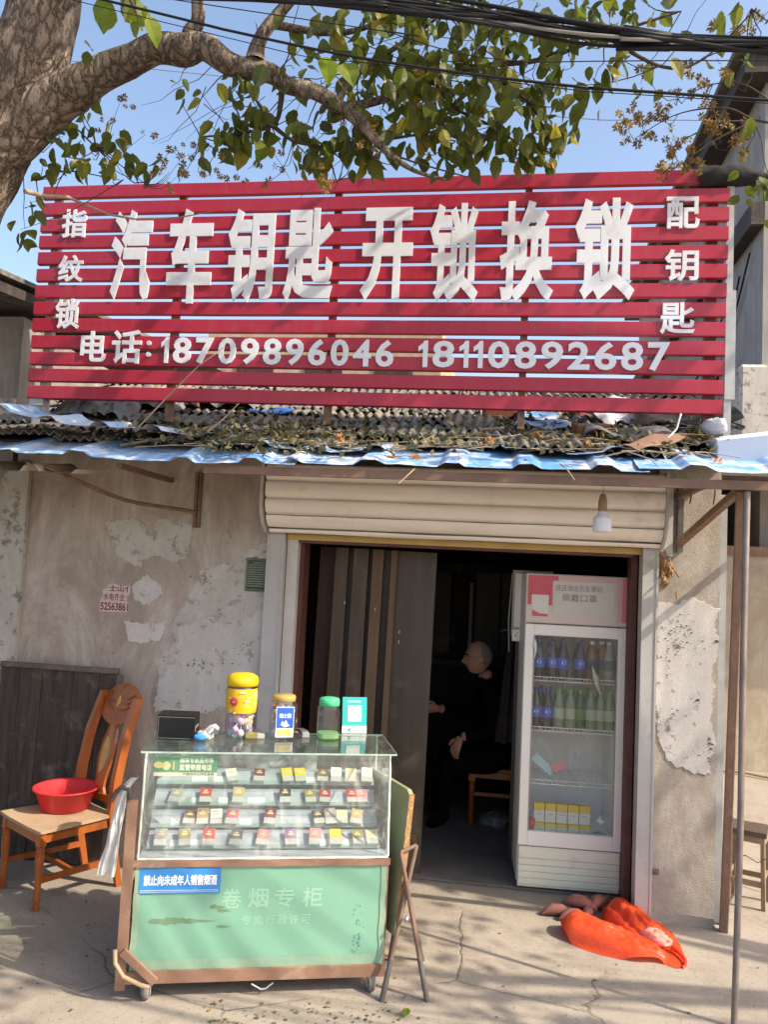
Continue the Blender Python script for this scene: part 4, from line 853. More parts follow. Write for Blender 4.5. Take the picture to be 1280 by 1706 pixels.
pane('side_glass', [(X0+.006, .015, .56), (X0+.006, DP, .56), (X0+.006, DP, ZT-.004), (X0+.006, .06, ZT-.004)], .004)
pane('side_glass', [(X1-.01, .015, .56), (X1-.01, DP, .56), (X1-.01, DP, ZT-.004), (X1-.01, .06, ZT-.004)], .004)
B('top_glass', M_GLASST, cart, (X0-.012, X1+.018, .035, DP+.01, ZT, ZT+.007))
B('glass_edge', M_GEDGE, cart, (X0-.012, X1+.018, .0335, .0348, ZT, ZT+.007), (X1+.0182, X1+.0195, .035, DP+.01, ZT, ZT+.007), (X0-.012, X1+.018, DP+.0102, DP+.012, ZT, ZT+.007))
def bead(P, r, name='edge_seal', mat=M_FRAMEW):
    Q = []
    for i in range(len(P)-1):
        a, b = V(P[i]), V(P[i+1])
        for j in range(14): Q.append(a.lerp(b, j/14) + V((.002*nz(j*.9, i, P[i][0]*9), 0, .002*nz(j*.7, i, 3))))
    Q.append(V(P[-1])); return MB().tube(Q, [r*(1+.45*nz(k*.8, P[0][0]*7, 2)) for k in range(len(Q))], 6).build(name, mat, cart)
bead([(X0+.008, .002, .555), (X1-.008, .002, .555)], .008); bead([(X0+.008, .008, .56), (X0+.008, fy(ZT), ZT)], .006); bead([(X1-.008, .008, .56), (X1-.008, fy(ZT), ZT)], .006); bead([(X0+.01, DP, .56), (X0+.01, DP, ZT)], .006); bead([(X1-.01, DP, .56), (X1-.01, DP, ZT)], .006)
B('deck', M_PAPER, cart, (X0+.012, X1-.012, .016, DP, .5455, .559))
pane('back_film', [(X0+.012, DP-.004, .56), (X1-.30, DP-.004, .56), (X1-.30, DP-.004, ZT-.004), (X0+.012, DP-.004, ZT-.004)][::-1], .002, M_FOIL)
pane('back_glass', [(X1-.298, DP-.004, .56), (X1-.012, DP-.004, .56), (X1-.012, DP-.004, ZT-.004), (X1-.298, DP-.004, ZT-.004)][::-1], .003)
# four sloping tiers of packs
TI = [(.335, .775), (.26, .70), (.178, .63), (.09, .568)]; TA = rd(27)
for r_, (y, z) in enumerate(TI[::-1]):
    M = TR(0, y, z) @ RX(TA)
    sh = MB().bx(X0+.03, X1-.03, 0, .10, -.004, 0, M).build('shelf', M_PAPER, cart)
    MB().bx(X0+.03, X1-.03, -.003, 0, -.004, .022, M).build('glass_lip', M_GLASST, sh)
    MB().bx(X0+.03, X1-.03, y+.079, y+.082, z-.07 if r_ else z-.006, z+.052).build('riser', M_PAPER, sh)
CC = dict(red=(.42, .03, .04), crimson=(.34, .025, .045), maroon=(.13, .025, .03), brown=(.16, .085, .05), black=(.03, .028, .032), yellow=(.72, .48, .03), gold=(.42, .29, .12), white=(.72, .70, .68), cream=(.62, .54, .36), grey=(.30, .28, .27), purple=(.20, .03, .24), pink=(.62, .22, .24), olive=(.25, .22, .08), tan=(.40, .26, .13), wine=(.2, .03, .05))
ROWS = [[(470,'white'),(595,'maroon'),(742,'yellow'),(804,'yellow'),(910,'brown'),(975,'white'),(1046,'cream'),(1125,'white')],
        [(175,'grey'),(332,'red'),(492,'gold'),(728,'black'),(855,'olive'),(922,'crimson'),(1060,'red'),(1108,'pink')],
        [(250,'brown'),(318,'tan'),(388,'white'),(458,'red'),(648,'wine'),(900,'black'),(955,'grey'),(1008,'cream'),(1072,'gold')],
        [(110,'grey'),(232,'olive'),(345,'red'),(478,'black'),(608,'pink'),(755,'purple'),(870,'pink'),(975,'yellow'),(1090,'olive'),(1158,'cream')]]
RNm = ['top', 'second', 'third', 'bottom']
PM = {}
def pack_mesh(c):
    if c not in PM:
        m = MB(); m.bx(-.028, .028, .034, .088, 0, .021, bev=.0012); m.mi = 1; m.bx(-.028, .028, 0, .0338, 0, .021, bev=.0012)
        m.mi = 2; m.bx(-.014, .014, .052, .062, .0211, .0215); m.bx(-.008, .008, .066, .074, .0211, .0215)
        PM[c] = m.mesh('cigarette_pack', [flat('pack_' + c, CC[c], .35), flat('pack_warning', (.44, .43, .41), .4), flat('pack_print', (.66, .5, .25), .35)])
    return PM[c]
rp = random.Random(2)
for r, row in enumerate(ROWS):
    y, z = TI[r]
    for k, (cx, c) in enumerate(row):
        ppx = 230 + .336*cx; pyy = (1308, 1335, 1367, 1405)[r]
        # the tier's own line, met by the column of the pack
        d = CI.to_3x3() @ ray(ppx, pyy); o = CI @ CAM; t = (y + .035 - o.y)/d.y; s = o.x + d.x*t
        if not (X0+.07 < s < X1-.06): s = min(max(s, X0+.07), X1-.06)
        oo = ob('cigarette_pack', pack_mesh(c))
        nbk = row[k-1][1] if k else None; nx = row[k+1][1] if k+1 < len(row) else None
        same = [j for j, q in enumerate(row) if q[1] == c]
        lab = f'{c} cigarette pack on the {RNm[r]} cabinet tier' + (f', between {nbk} and {nx} packs' if nbk and nx else f', at the row end beside a {nx or nbk} pack')
        tag(oo, lab, 'cigarette pack', 'cigarette packs in the cabinet')
        oo.matrix_world = CW @ TR(s, y, z) @ RX(TA) @ TR(0, .004, .002) @ RZ(rp.gauss(0, .09)) @ RX(rp.choice((0, 0, .1, .2))) @ Mx.Diagonal((.92, .92, .92, 1))
m = MB()
for r, (y, z) in enumerate(TI):
    for k in range(6):
        x = rp.uniform(X0+.1, X1-.15); m.bx(x, x+rp.uniform(.05, .09), .012, .05, .0005, .0012, TR(0, y, z) @ RX(TA))
m.build('price_card', flat('price_card', (.70, .72, .75)), cart, kind='stuff')
# stickers and writing on the cabinet
bs = MB().bx(-.024, .307, -.0065, -.0050, .420, .522).build('blue_sticker', pm('sticker_blue', (.035, .24, .58), (.03, .20, .5), 6, .4, .05, dirt=(.25, .42, .62), da=.6, db=.75, ds=12), cart)
text(MB(), '禁止向未成年人销售烟酒', -.006, .452, .292, .496, face((0, -.0066, 0)), .03, .0008).build('sticker_text', flat('print_white', (.8, .8, .8)), bs)
MB().bx(-.02, .30, -.0072, -.0066, .432, .4345).bx(-.02, .30, -.0072, -.0066, .426, .4275).build('sticker_rule', flat('print_pale', (.5, .62, .75)), bs)
M_FADE = flat('faded_print', (.27, .47, .36))
t_ = MB()
for ch, x in (('卷', .315), ('烟', .425), ('专', .535), ('柜', .655)): text(t_, ch, x, .355, x+.085, .435, face((0, -.0021, 0)), .012, .0006)
t_.build('faded_text', M_FADE, fr)
t_ = MB()
for ch, x in (('专', .40), ('卖', .452), ('行', .502), ('政', .552), ('许', .602), ('可', .652)): text(t_, ch, x, .285, x+.042, .325, face((0, -.0021, 0)), .008, .0006)
t_.build('faded_text', M_FADE, fr)
def blot(pts, mat, name='scuff', y=-.0028):
    return MB().add([(x, y, z) for x, z in pts], [list(range(len(pts)))]).build(name, mat, fr)
rb = random.Random(6)
M_SCUFF = pm('scuff', (.15, .25, .16), (.12, .20, .12), 20, .6, .2)
def ragged(x0, x1, z0, h, n=18):
    top = [(x0+(x1-x0)*i/n, z0 + h*sin(pi*(i/n)**.5)*rb.uniform(.5, 1)) for i in range(n+1)]; bot = [(x0+(x1-x0)*i/n, z0 - h*sin(pi*(i/n)**.6)*rb.uniform(.2, .7)) for i in range(n, 0, -1)]
    return bot[::-1] + top[::-1]
blot(ragged(.02, .30, .305, .022), M_SCUFF); blot(ragged(.27, .34, .36, .014), M_SCUFF); blot(ragged(.30, .37, .28, .009), M_SCUFF); blot(ragged(.30, .36, .345, .012), M_SCUFF)
m = MB()
for k in range(46):
    x, z = rb.gauss(.90, .012), rb.choice((rb.uniform(.16, .36), rb.gauss(.22, .02))); s = rb.uniform(.002, .006); m.add([(x+s*cos(a)*rb.uniform(.5, 1), -.0028, z+s*sin(a)*rb.uniform(.5, 1.3)) for a in (0, 1, 2, 3, 4, 5)], [list(range(6))])
m.build('scuff', flat('scuff_blue', (.09, .24, .24)), fr, kind='stuff')
gm = face((X0+.014+.02, fy(.97)-.0012, .0), (1, 0, 0), (0, .055, .418))
gs = MB().bx(0, .262, .0, 0, 0, 0).build('x', M_GREEN) if False else None
def onglass(x0, x1, z0, z1, off, name, mat, parent):
    P = [(x0, fy(z0)-off, z0), (x1, fy(z0)-off, z0), (x1, fy(z1)-off, z1), (x0, fy(z1)-off, z1)]; return MB().add(P, [[0, 1, 2, 3]]).build(name, mat, parent)
st = onglass(.0, .262, .90, .968, .0012, 'green_sticker', flat('sticker_green', (.06, .22, .11)), fg)
onglass(.0, .262, .885, .8998, .0012, 'sticker_strip', flat('sticker_beige', (.55, .52, .38)), st)
gf = lambda z: face((0, fy(z)-.0016, z), (1, 0, 0), (0, .055, .418))
t_ = MB(); text(t_, '烟草专卖品市场', .105, .038, .245, .060, gf(.90), .02, .0004); text(t_, '监管举报电话', .105, .008, .24, .034, gf(.90), .02, .0004); t_.build('sticker_text', flat('sticker_cream', (.66, .68, .55)), st)
text(MB(), '严禁向中小学生售烟', .12, .002, .25, .013, gf(.886), .02, .0004).build('sticker_text', flat('ink_green', (.10, .16, .10)), st)
m = MB(); m.add([(.018+.02*cos(a), .03+.014*sin(a), 0) for a in [k*.6 for k in range(10)]], [list(range(10))], gf(.90)); m.add([(.05+.018*cos(a), .027+.018*sin(a), 0) for a in [k*.6 for k in range(10)]], [list(range(10))], gf(.90)); m.bx(.078, .083, .01, .045, 0, .0003, gf(.90)); m.build('emblem', flat('sticker_gold', (.55, .48, .2)), st)

# ------------------------------------------------------------------ things on the glass top
ZC = ZT + .007
def ctop(px, py): q = on(px, py, ZC); return q
# tissue box
q = ctop(296, 1228); tb = T('tissue_box', 'black cardboard tissue box on the glass cabinet top', 'tissue box', (q.x, q.y, ZC), CR + rd(-6))
m = MB(); W_, D_, H_ = .20, .115, .112
m.bx(-W_/2+.02, W_/2-.06, -D_/2, D_/2, 0, H_-.001, bev=.002); m.v = []; m.f = []; m.m = []; m.s = []
m.bx(-.085, .085, -.06, .06, 0, .11, bev=.002); m.build('box', M_BLACK, tb)
m = MB(); m.lathe([(.012, .0), (.026, .0), (.028, .0012), (.0285, .0)], 24, TR(0, .0, .1102) @ Mx.Diagonal((1.4, .8, 1, 1))); m.build('slot_rim', pm('slot', (.003, .003, .003), None, 5, .9, 0), tb)
m = MB(); m.add([(.028*1.4*cos(k*.3142)*.96, .028*.8*sin(k*.3142)*.96, .1108) for k in range(20)], [list(range(20))]); m.build('slot', MATS['slot'], tb)
for y in (-.0605, ): B('silver_line', flat('silver_print', (.30, .30, .31)), tb, (-.082, .082, y, y+.0003, .100, .1012), (-.082, .082, y, y+.0003, .006, .0072), (-.0805, -.0793, y-.0001, y+.0002, .006, .10))
m = MB(); 
for k in range(6): m.bx(.0852, .0855, -.035+.011*k, -.028+.011*k, .05, .062)
m.bx(.0852, .0855, -.05, -.04, .035, .06); m.build('print', flat('silver_print', (.3, .3, .31)), tb)
# gloves
q = ctop(338, 1232); gl = T('work_gloves', 'pair of grey work gloves with blue cuffs beside the black tissue box', 'gloves', (q.x, q.y, ZC), CR)
m = MB()
m.grid(lambda u, v: tuple(V((.028*sin(pi*v)*cos(2*pi*u), .035*sin(pi*v)*sin(2*pi*u), .02+.02*-cos(pi*v)))*(1+.25*nz(u*4, v*4, 7))), 18, 12)
for k in range(4): m.tube([(.005+.006*k, .015-.008*k, .03), (.03+.004*k, .03-.012*k, .052), (.05, .035-.014*k, .058), (.066, .03-.014*k, .045)], [.009, .009, .008, .006], 7)
m.build('palm', pm('grey_knit', (.48, .48, .52), (.38, .38, .42), 40, .9, .4), gl)
m = MB(); m.grid(lambda u, v: tuple(TR(-.012, -.034, .018) @ RZ(.4) @ V((.030*sin(pi*v)*cos(2*pi*u)*(1+.2*nz(u*5, v*4, 2)), .022*sin(pi*v)*sin(2*pi*u), .017*-cos(pi*v)*(1+.3*sin(v*22))))), 18, 16); m.build('cuff', pm('blue_knit', (.05, .25, .62), (.04, .2, .5), 40, .9, .4), gl)
# lollipop jar
q = ctop(399, 1226); jar = T('lollipop_jar', 'tall clear jar of lollipops with a yellow lid and yellow label', 'jar', (q.x, q.y, ZC), CR)
m = MB(); m.lathe([(.0, .002), (.066, .002), (.070, .012), (.072, .05), (.068, .11), (.071, .15), (.073, .20), (.066, .235), (.062, .242)], 28); m.build('vessel', M_JAR, jar)
m = MB(); m.lathe([(.068, .236), (.074, .238), (.075, .262), (.070, .278), (.05, .291), (.0, .295)], 28); m.build('lid', flat('yellow_plastic', (.75, .47, .015), .35), jar)
lbm = pm('yellow_label', (.72, .44, .02), (.70, .36, .02), 14, .4, 0, dirt=(.75, .66, .4), da=.55, db=.62, ds=18)
m = MB(); m.lathe([(.0698, .115), (.0735, .155), (.0742, .20), (.071, .226)], 28); lo = m.build('label', lbm, jar)
m = MB()
for (a, z, r) in ((-2.05, .168, .020),):
    m.lathe([(0, .002), (r*.8, .0015), (r, 0)], 16, TR(cos(a)*.0755, sin(a)*.0755, z) @ Mx.Rotation(a, 4, 'Z') @ RY(pi/2))
m.build('emblem', flat('emblem_red', (.55, .05, .05)), lo)
m = MB()
for (a, z, wd) in ((-1.15, .19, .02), (-1.2, .172, .026), (-2.35, .185, .014), (-2.05, .168, .012), (-1.5, .212, .03)):
    MB().bx(-wd/2, wd/2, -.0035, .0035, .0, .0006, TR(cos(a)*.0768, sin(a)*.0768, z) @ RZ(a+pi/2) @ RX(pi/2)).build('label_print', flat('label_cream', (.72, .62, .4)), lo)
LC = [(.60, .18, .45), (.4, .4, .7), (.75, .2, .05), (.42, .08, .42), (.75, .66, .68), (.75, .5, .03), (.2, .4, .6)]
LMs = []
for i, c in enumerate(LC):
    mm = MB(); mm.lathe([(0, -.018), (.013, -.013), (.018, 0), (.013, .013), (0, .018)], 9); mm.mi = 1; mm.tube([(0, 0, .014), (.002, 0, .042)], .0022, 5); LMs.append(mm.mesh('lollipop', [pm('wrap%d' % i, c, (.6, .56, .6), 60, .25, .5, 80, .004), flat('stick_white', (.75, .75, .74))]))
rj = random.Random(9)
for k in range(64):
    a = rj.uniform(0, 6.28); r = .047*rj.uniform(.6, 1)**.5; z = rj.uniform(.02, .128)
    o = ob('lollipop', LMs[k % 7], jar); o.matrix_local = TR(r*cos(a), r*sin(a), z) @ RZ(rj.uniform(0, 6)) @ RX(pi + rj.gauss(0, .5)) @ RX(rj.choice((0, 1.1)))
# sweets jar with blue label
q = ctop(470, 1228); j2 = T('sweets_jar', 'square clear jar of wrapped sweets with tan lid and blue label', 'jar', (q.x, q.y, ZC), CR + .1)
def sqprof(w_, z, c=.018): return [(-w_+c, -w_, z), (w_-c, -w_, z), (w_, -w_+c, z), (w_, w_-c, z), (w_-c, w_, z), (-w_+c, w_, z), (-w_, w_-c, z), (-w_, -w_+c, z)]
def loft(m, rings):
    vs = [p for r in rings for p in r]; n = len(rings[0]); fs = []
    for i in range(len(rings)-1):
        for k in range(n): fs.append([i*n+k, i*n+(k+1) % n, (i+1)*n+(k+1) % n, (i+1)*n+k])
    m.add(vs, fs, None, False); return m
m = MB(); loft(m, [sqprof(.001, .002, .0002), sqprof(.055, .002), sqprof(.060, .01), sqprof(.060, .155), sqprof(.05, .172, .02)]); m.build('vessel', M_JAR, j2)
m = MB(); m.lathe([(.052, .17), (.055, .172), (.055, .192), (.050, .198), (0, .199)], 24); m.build('lid', flat('tan_lid', (.42, .29, .09), .4), j2)
sw = [flat('sweet_blue', (.08, .2, .6)), flat('sweet_red', (.6, .1, .12)), flat('sweet_lilac', (.4, .38, .65)), flat('sweet_orange', (.7, .25, .06)), flat('sweet_white', (.7, .7, .72))]
for k in range(5): 
    mm = MB(); mm.box((0, 0, 0), (.034, .018, .02), bev=.004); sw[k] = mm.mesh('sweet', sw[k])
for k in range(60):
    o = ob('sweet', sw[k % 5], j2); o.matrix_local = TR(rj.uniform(-.038, .038), rj.uniform(-.038, .038), .016 + .135*k/60) @ RZ(rj.uniform(0, 6)) @ RX(rj.uniform(-.6, .6))
lb2 = MB().bx(-.042, .042, -.0625, -.0608, .012, .152).build('label', flat('label_white', (.74, .74, .76)), j2)
B('label_print', pm('label_blue', (.02, .08, .42), (.03, .13, .55), 8, .4, 0), lb2, (-.039, .039, -.0632, -.0626, .055, .148))
B('label_print', pm('label_amber', (.62, .42, .1), (.7, .55, .25), 30, .4, 0), lb2, (-.036, .03, -.0632, -.0626, .018, .048))
t_ = MB(); text(t_, '瑞士糖', -.028, .10, .028, .122, face((0, -.0633, 0)), .03, .0004)
t_.prism([(-.02, .07), (-.012, .088), (-.004, .078), (.004, .092), (.016, .072), (.024, .066), (.0, .058)], .0004, face((0, -.0633, 0))); t_.build('label_text', flat('print_white', (.8, .8, .8)), lb2)
# empty jar with green lid
q = ctop(546, 1230); j3 = T('empty_jar', 'nearly empty clear jar with a bright green lid', 'jar', (q.x, q.y, ZC), CR)
m = MB(); loft(m, [sqprof(.001, .002, .0002), sqprof(.046, .002), sqprof(.052, .008), sqprof(.052, .14), sqprof(.042, .158, .016)]); m.build('vessel', M_JAR, j3)
m = MB(); loft(m, [sqprof(.044, .004), sqprof(.048, .008), sqprof(.048, .028), sqprof(.001, .029, .0002)]); m.build('green_base', transl('green_film', (.30, .58, .22), (.4, .65, .3), .3, .5), j3)
m = MB(); m.lathe([(.045, .154), (.049, .156), (.049, .182), (.044, .19), (.02, .195), (0, .195)], 24); m.build('lid', flat('green_plastic', (.06, .50, .24), .35), j3)
# payment stand
q = ctop(590, 1222); qs = T('payment_stand', 'teal payment-code stand card with a blank white square', 'stand', (q.x, q.y, ZC), CR + .05)
tl = RX(rd(-10)); pl_ = MB().bx(-.062, .062, -.004, 0, .0, .175, tl, bev=.0015).build('plate', flat('teal_plastic', (.02, .40, .40), .35), qs)
B('white_square', flat('card_white', (.76, .78, .78)), pl_, (-.034, .034, -.0055, -.0042, .058, .135), M=tl); B('white_foot', flat('card_white', (.76, .78, .78)), pl_, (-.0615, .0615, -.0055, -.0042, .001, .036), M=tl)
t_ = MB(); [t_.bx(-.034+.011*k, -.026+.011*k, -.0049, -.0042, .150, .1575, tl) for k in range(6)]; t_.build('print', flat('card_white', (.76, .78, .78)), pl_)
MB().lathe([(0, .001), (.008, .001), (.008, 0)], 12, tl @ face((-.024, -.0056, .019))).build('emblem', flat('emblem_green', (.05, .45, .3)), pl_)
MB().bx(-.05, .05, .0, .055, 0, .004).build('foot', flat('teal_plastic', (.02, .4, .4)), qs)
# packs lying on the top
for i, (px, py, c, rz, l) in enumerate(((362, 1222, 'crimson', .3, 'crimson cigarette pack lying flat between the gloves and lollipop jar'), (352, 1231, 'olive', -.2, 'dark green cigarette pack lying flat before the lollipop jar'), (434, 1224, 'black', .6, 'black cigarette pack lying between the lollipop jar and sweets jar'), (440, 1229, 'olive', .2, 'olive cigarette pack lying by the lower side of the lollipop jar'), (508, 1222, 'maroon', .5, 'maroon cigarette pack lying behind the sweets jar'), (514, 1227, 'black', .25, 'black cigarette pack lying by the empty green-lidded jar'))):
    q = on(px, py, ZC); o = ob('cigarette_pack', pack_mesh(c), None, l, 'cigarette pack', 'cigarette packs lying on the cabinet'); o.matrix_world = TR(q.x, q.y, ZC + .001) @ RZ(CR + rz + 1.4)
# plastic bag hung on the left of the cabinet
q = CW @ V((X0-.05, -.025, .80)); m = MB()
def hb(u, v):
    z = .10 - .40*v - .03*nz(u*3, 2, 9)*v; w_ = .018 + .032*v**.8; c = -.005 - .055*v - (.04*(1-v/.2)**2 if v < .2 else 0)*-1
    return (c + (u-.5)*w_*1.5 + .008*nz(u*5, v*4, 3), .008*sin(u*9 + 3*v)*(.35+v) + .012*nz(u*8, v*6, 8) - .012, z)
m.grid(hb, 30, 26, None, True, (.0, .004, 0))
o = m.build('plastic_bag', transl('white_film', (.82, .82, .81), (.74, .74, .74), .35, .45, 9, .4), label='limp white plastic bag hung on the left rail of the cabinet', cat='plastic bag'); o.location = q
q = CW @ V((X0-.09, -.03, .83)); m = MB(); m.tube([(-.02, 0, -.03), (.0, 0, .01), (.02, 0, .03), (.05, .01, .02), (.055, .01, -.02)], .010, 8); o = m.build('rubber_handle', M_RUBBER, label='black rubber handle hooked over the left cabinet rail', cat='handle'); o.location = q

# ------------------------------------------------------------------ folded table
ft = T('folding_table', 'folded table with worn green board and crossed steel legs beside the cabinet', 'folding table', (-.36, -.95, 0))
def tw_(p): return V(p) - V((-.36, -.95, 0))
ru, rb_ = on(692, 1560, 0), None
T1, T2 = at(687, 1318, -.95), at(660, 1560, -1.02)
ex = V((-.55, .84, 0)).normalized(); ey = (T1 - T2).normalized()
bm_ = face(tw_(T2), tuple(-ex), tuple(ey)); L = (T1-T2).length
m = MB(); pts = [(0, 0), (0, L*.97), (-.03, L), (-.45, L), (-.5, L*.95), (-.5, .03), (-.47, 0)]
m.prism(pts, .022, bm_ @ TR(0, 0, -.011)); bo = m.build('board', pm('worn_green_board', (.27, .29, .17), (.22, .23, .13), 5, .6, .2, dirt=(.36, .33, .22), da=.55, db=.7, ds=8), ft)
m = MB(); m.grid(lambda u, v: ((.004+.004*nz(u*20, v*2, 1)), L*u*.98, -.013+.026*v), 30, 2, bm_); m.f = [f[::-1] for f in m.f]; m.build('raw_edge', pm('chipboard', (.36, .22, .10), (.22, .12, .05), 60, .9, .8, 90, .006), bo)
g = [on(636, 1668), on(712, 1668), on(704, 1600), on(650, 1600)]; tp = [at(692, 1408, -.93), at(668, 1400, -.97)]
def leg(a, b): return MB().tube([tw_(a), tw_(a.lerp(b, .5)), tw_(b)], .010, 10).build('leg', M_BROWNST, ft)
ap, bp = at(694, 1408, -.96), at(680, 1402, -.90)
for a, b in ((V((g[0].x, g[0].y, .0)), ap), (V((g[1].x, g[1].y, 0)), at(668, 1420, -1.0)), (V((g[2].x, g[2].y, 0)), at(672, 1450, -.86)), (V((g[3].x, g[3].y, 0)), bp)): 
    o = leg(a, b); d = (b-a).normalized(); MB().tube([tw_(a), tw_(a + d*.16)], .0118, 10).build('rubber_sleeve', M_DARKST, o)
MB().tube([tw_(ap), tw_(at(668, 1420, -1.0))], .009, 8).build('cross_bar', M_BROWNST, ft); MB().lathe([(0, -.016), (.008, -.016), (.008, .016), (0, .016)], 8, TR(tw_(at(678, 1530, -1.06))) @ RX(pi/2)).build('pivot', M_GALV, ft)

# ------------------------------------------------------------------ leaning board, chair, tub
wb = T('plank_panel', 'dark weathered plank panel leaning on the left wall behind the chair', 'wood panel', (-2.56, -.075, 0))
L_ = 1.135; tilt = math.atan(.04/L_); x = -.42
for k, w_ in enumerate((.13, .145, .20, .165, .105)):
    MB().bx(x+.0015, x+w_-.0015, -.022 - .003*(k % 2), 0, .0 + .004*k, L_-.03, RX(-tilt), bev=.002).build('plank', M_DARKW, wb); x += w_
MB().bx(-.425, x+.01, -.034, .004, L_-.029, L_+.004, RX(-tilt), bev=.006).build('cap_rail', M_DARKW2, wb)
MB().bx(x+.001, x+.035, -.02, .0, .0, L_-.03, RX(-tilt)).build('edge_strip', M_DARKW2, wb)

ch = T('dining_chair', 'orange lacquered dining chair with carved back holding a red basin', 'chair', (-2.315, -.425, 0), rd(-33)); ch.scale = (.97, .97, .985)
SZ = .405
def turned(x, y, h):
    P = [(.014, 0), (.017, .01), (.016, .05), (.021, .06), (.016, .07), (.02, .085), (.0155, .10), (.022, .22), (.024, h-.12), (.019, h-.105), (.025, h-.095), (.018, h-.085), (.024, h-.075), (.024, h-.07)]
    m = MB(); m.lathe(P, 16, TR(x, y, 0)); m.bx(x-.021, x+.021, y-.021, y+.021, h-.071, h, bev=.003); return m.build('leg', M_CHAIR, ch)
turned(.20, -.205, SZ-.012); turned(-.20, -.205, SZ-.012)
def back_post(sx):
    P = [(sx*.185, .275, 0), (sx*.19, .23, .2), (sx*.193, .20, .40), (sx*.195, .214, .6), (sx*.193, .255, .82), (sx*.185, .325, 1.03)]
    m = MB(); n = 24
    for i in range(n):
        pass
    Q = []
    for i in range(n+1):
        t = i/n*(len(P)-1); k = min(int(t), len(P)-2); f = t-k; a, b = V(P[k]), V(P[k+1]); f2 = f*f*(3-2*f)*.3 + f*.7; Q.append(a.lerp(b, f2))
    hw = [.016 + .009*min(1, i/10) for i in range(n+1)]; vs = []
    for q, w_ in zip(Q, hw): vs += [q+V((-w_*.8, -w_, 0)), q+V((w_*.8, -w_, 0)), q+V((w_*.8, w_, 0)), q+V((-w_*.8, w_, 0))]
    fs = [[0, 3, 2, 1], [4*n, 4*n+1, 4*n+2, 4*n+3]] + [[4*i+k, 4*i+(k+1) % 4, 4*i+4+(k+1) % 4, 4*i+4+k] for i in range(n) for k in range(4)]
    m.add(vs, fs); return m.build('back_leg', M_CHAIR, ch)
back_post(1); back_post(-1)
B('seat_rail', M_CHAIR, ch, (-.18, .18, -.222, -.19, SZ-.066, SZ-.012)); B('seat_rail', M_CHAIR, ch, (-.16, .16, .19, .215, SZ-.066, SZ-.012))
for s in (-1, 1): MB().bx(-.014, .014, -.19, .19, SZ-.066, SZ-.012, TR(s*.188, 0, 0) @ RZ(s*.05)).build('seat_rail', M_CHAIR, ch)
for s in (-1, 1): MB().bx(-.009, .009, -.19, .225, .135, .165, TR(s*.188, 0, 0) @ RZ(s*.05)).build('stretcher', M_CHAIR, ch)
B('stretcher', M_CHAIR, ch, (-.175, .175, -.02, .0, .137, .163))
m = MB(); m.prism([(-.235, -.235), (-.12, -.243), (.12, -.243), (.235, -.235), (.228, -.1), (.205, .215), (-.205, .215), (-.228, -.1)], .017, TR(0, 0, SZ-.0115)); m.build('seat', M_SEAT, ch)
bk = lambda x, z, o=0: ((x, .208 + .118*((z-.45)/.55)**1.55 - o, z))
def backgrid(name, zx, mat, th=.02, parent=ch, o=0, n=14):
    m = MB(); k = len(zx)-1
    def fn(u, v):
        t = v*k; i = min(int(t), k-1); f = t-i; z = zx[i][0]+(zx[i+1][0]-zx[i][0])*f; hw = zx[i][1]+(zx[i+1][1]-zx[i][1])*f; dz = zx[i][2]+(zx[i+1][2]-zx[i][2])*f
        x = (2*u-1)*hw; return bk(x, z + dz*(1-(2*u-1)**2), o + .012*(1-(2*u-1)**2))
    m.grid(fn, n, 4*k, None, True, (0, th, 0)); return m.build(name, mat, parent)
cr_ = backgrid('crest_rail', [(.91, .172, -.05), (.94, .172, -.03), (.985, .172, .01), (1.02, .168, .04), (1.035, .15, .055)], M_CHAIR2, .024)
sp1 = backgrid('splat', [(.47, .075, 0), (.52, .048, 0), (.56, .05, 0), (.66, .072, 0), (.76, .068, 0), (.84, .045, 0), (.90, .06, 0)], M_CHAIR, .016, o=-.004)
backgrid('oval_inlay', [(.595, .004, 0), (.605, .022, 0), (.63, .036, 0), (.69, .047, 0), (.75, .040, 0), (.785, .022, 0), (.795, .004, 0)], M_INLAY, .004, sp1, .003)
backgrid('crest_inlay', [(.955, .002, 0), (.965, .012, 0), (.985, .028, 0), (1.0, .020, 0), (1.02, .002, 0)], M_INLAY, .004, cr_, .006)
m = MB()
for s in (-1, 1):
    m.tube([bk(s*.03, .945, .012), bk(s*.08, .95, .012), bk(s*.14, .985, .01), bk(s*.17, 1.02, .006), bk(s*.13, 1.035, .01), bk(s*.09, 1.01, .012)], .006, 6); m.tube([bk(s*.05, .985, .014), bk(s*.10, .985, .012), bk(s*.12, 1.005, .01)], .005, 6)
m.build('scroll_carving', M_CHAIR2, cr_)
MB().bx(-.175, .175, .20, .222, .455, .49).build('back_rail', M_CHAIR, ch)
q = on(101, 1338, SZ + .006); tub = MB(); 
tub.lathe([(0, .0), (.115, .0), (.124, .006), (.160, .105), (.176, .112), (.178, .118), (.172, .121), (.157, .113), (.120, .012), (.0, .008)], 40); o = tub.build('plastic_basin', M_TUB, label='round red plastic basin sitting on the orange chair', cat='basin'); o.location = (q.x + .06, q.y - .06, SZ*.985 + .006)

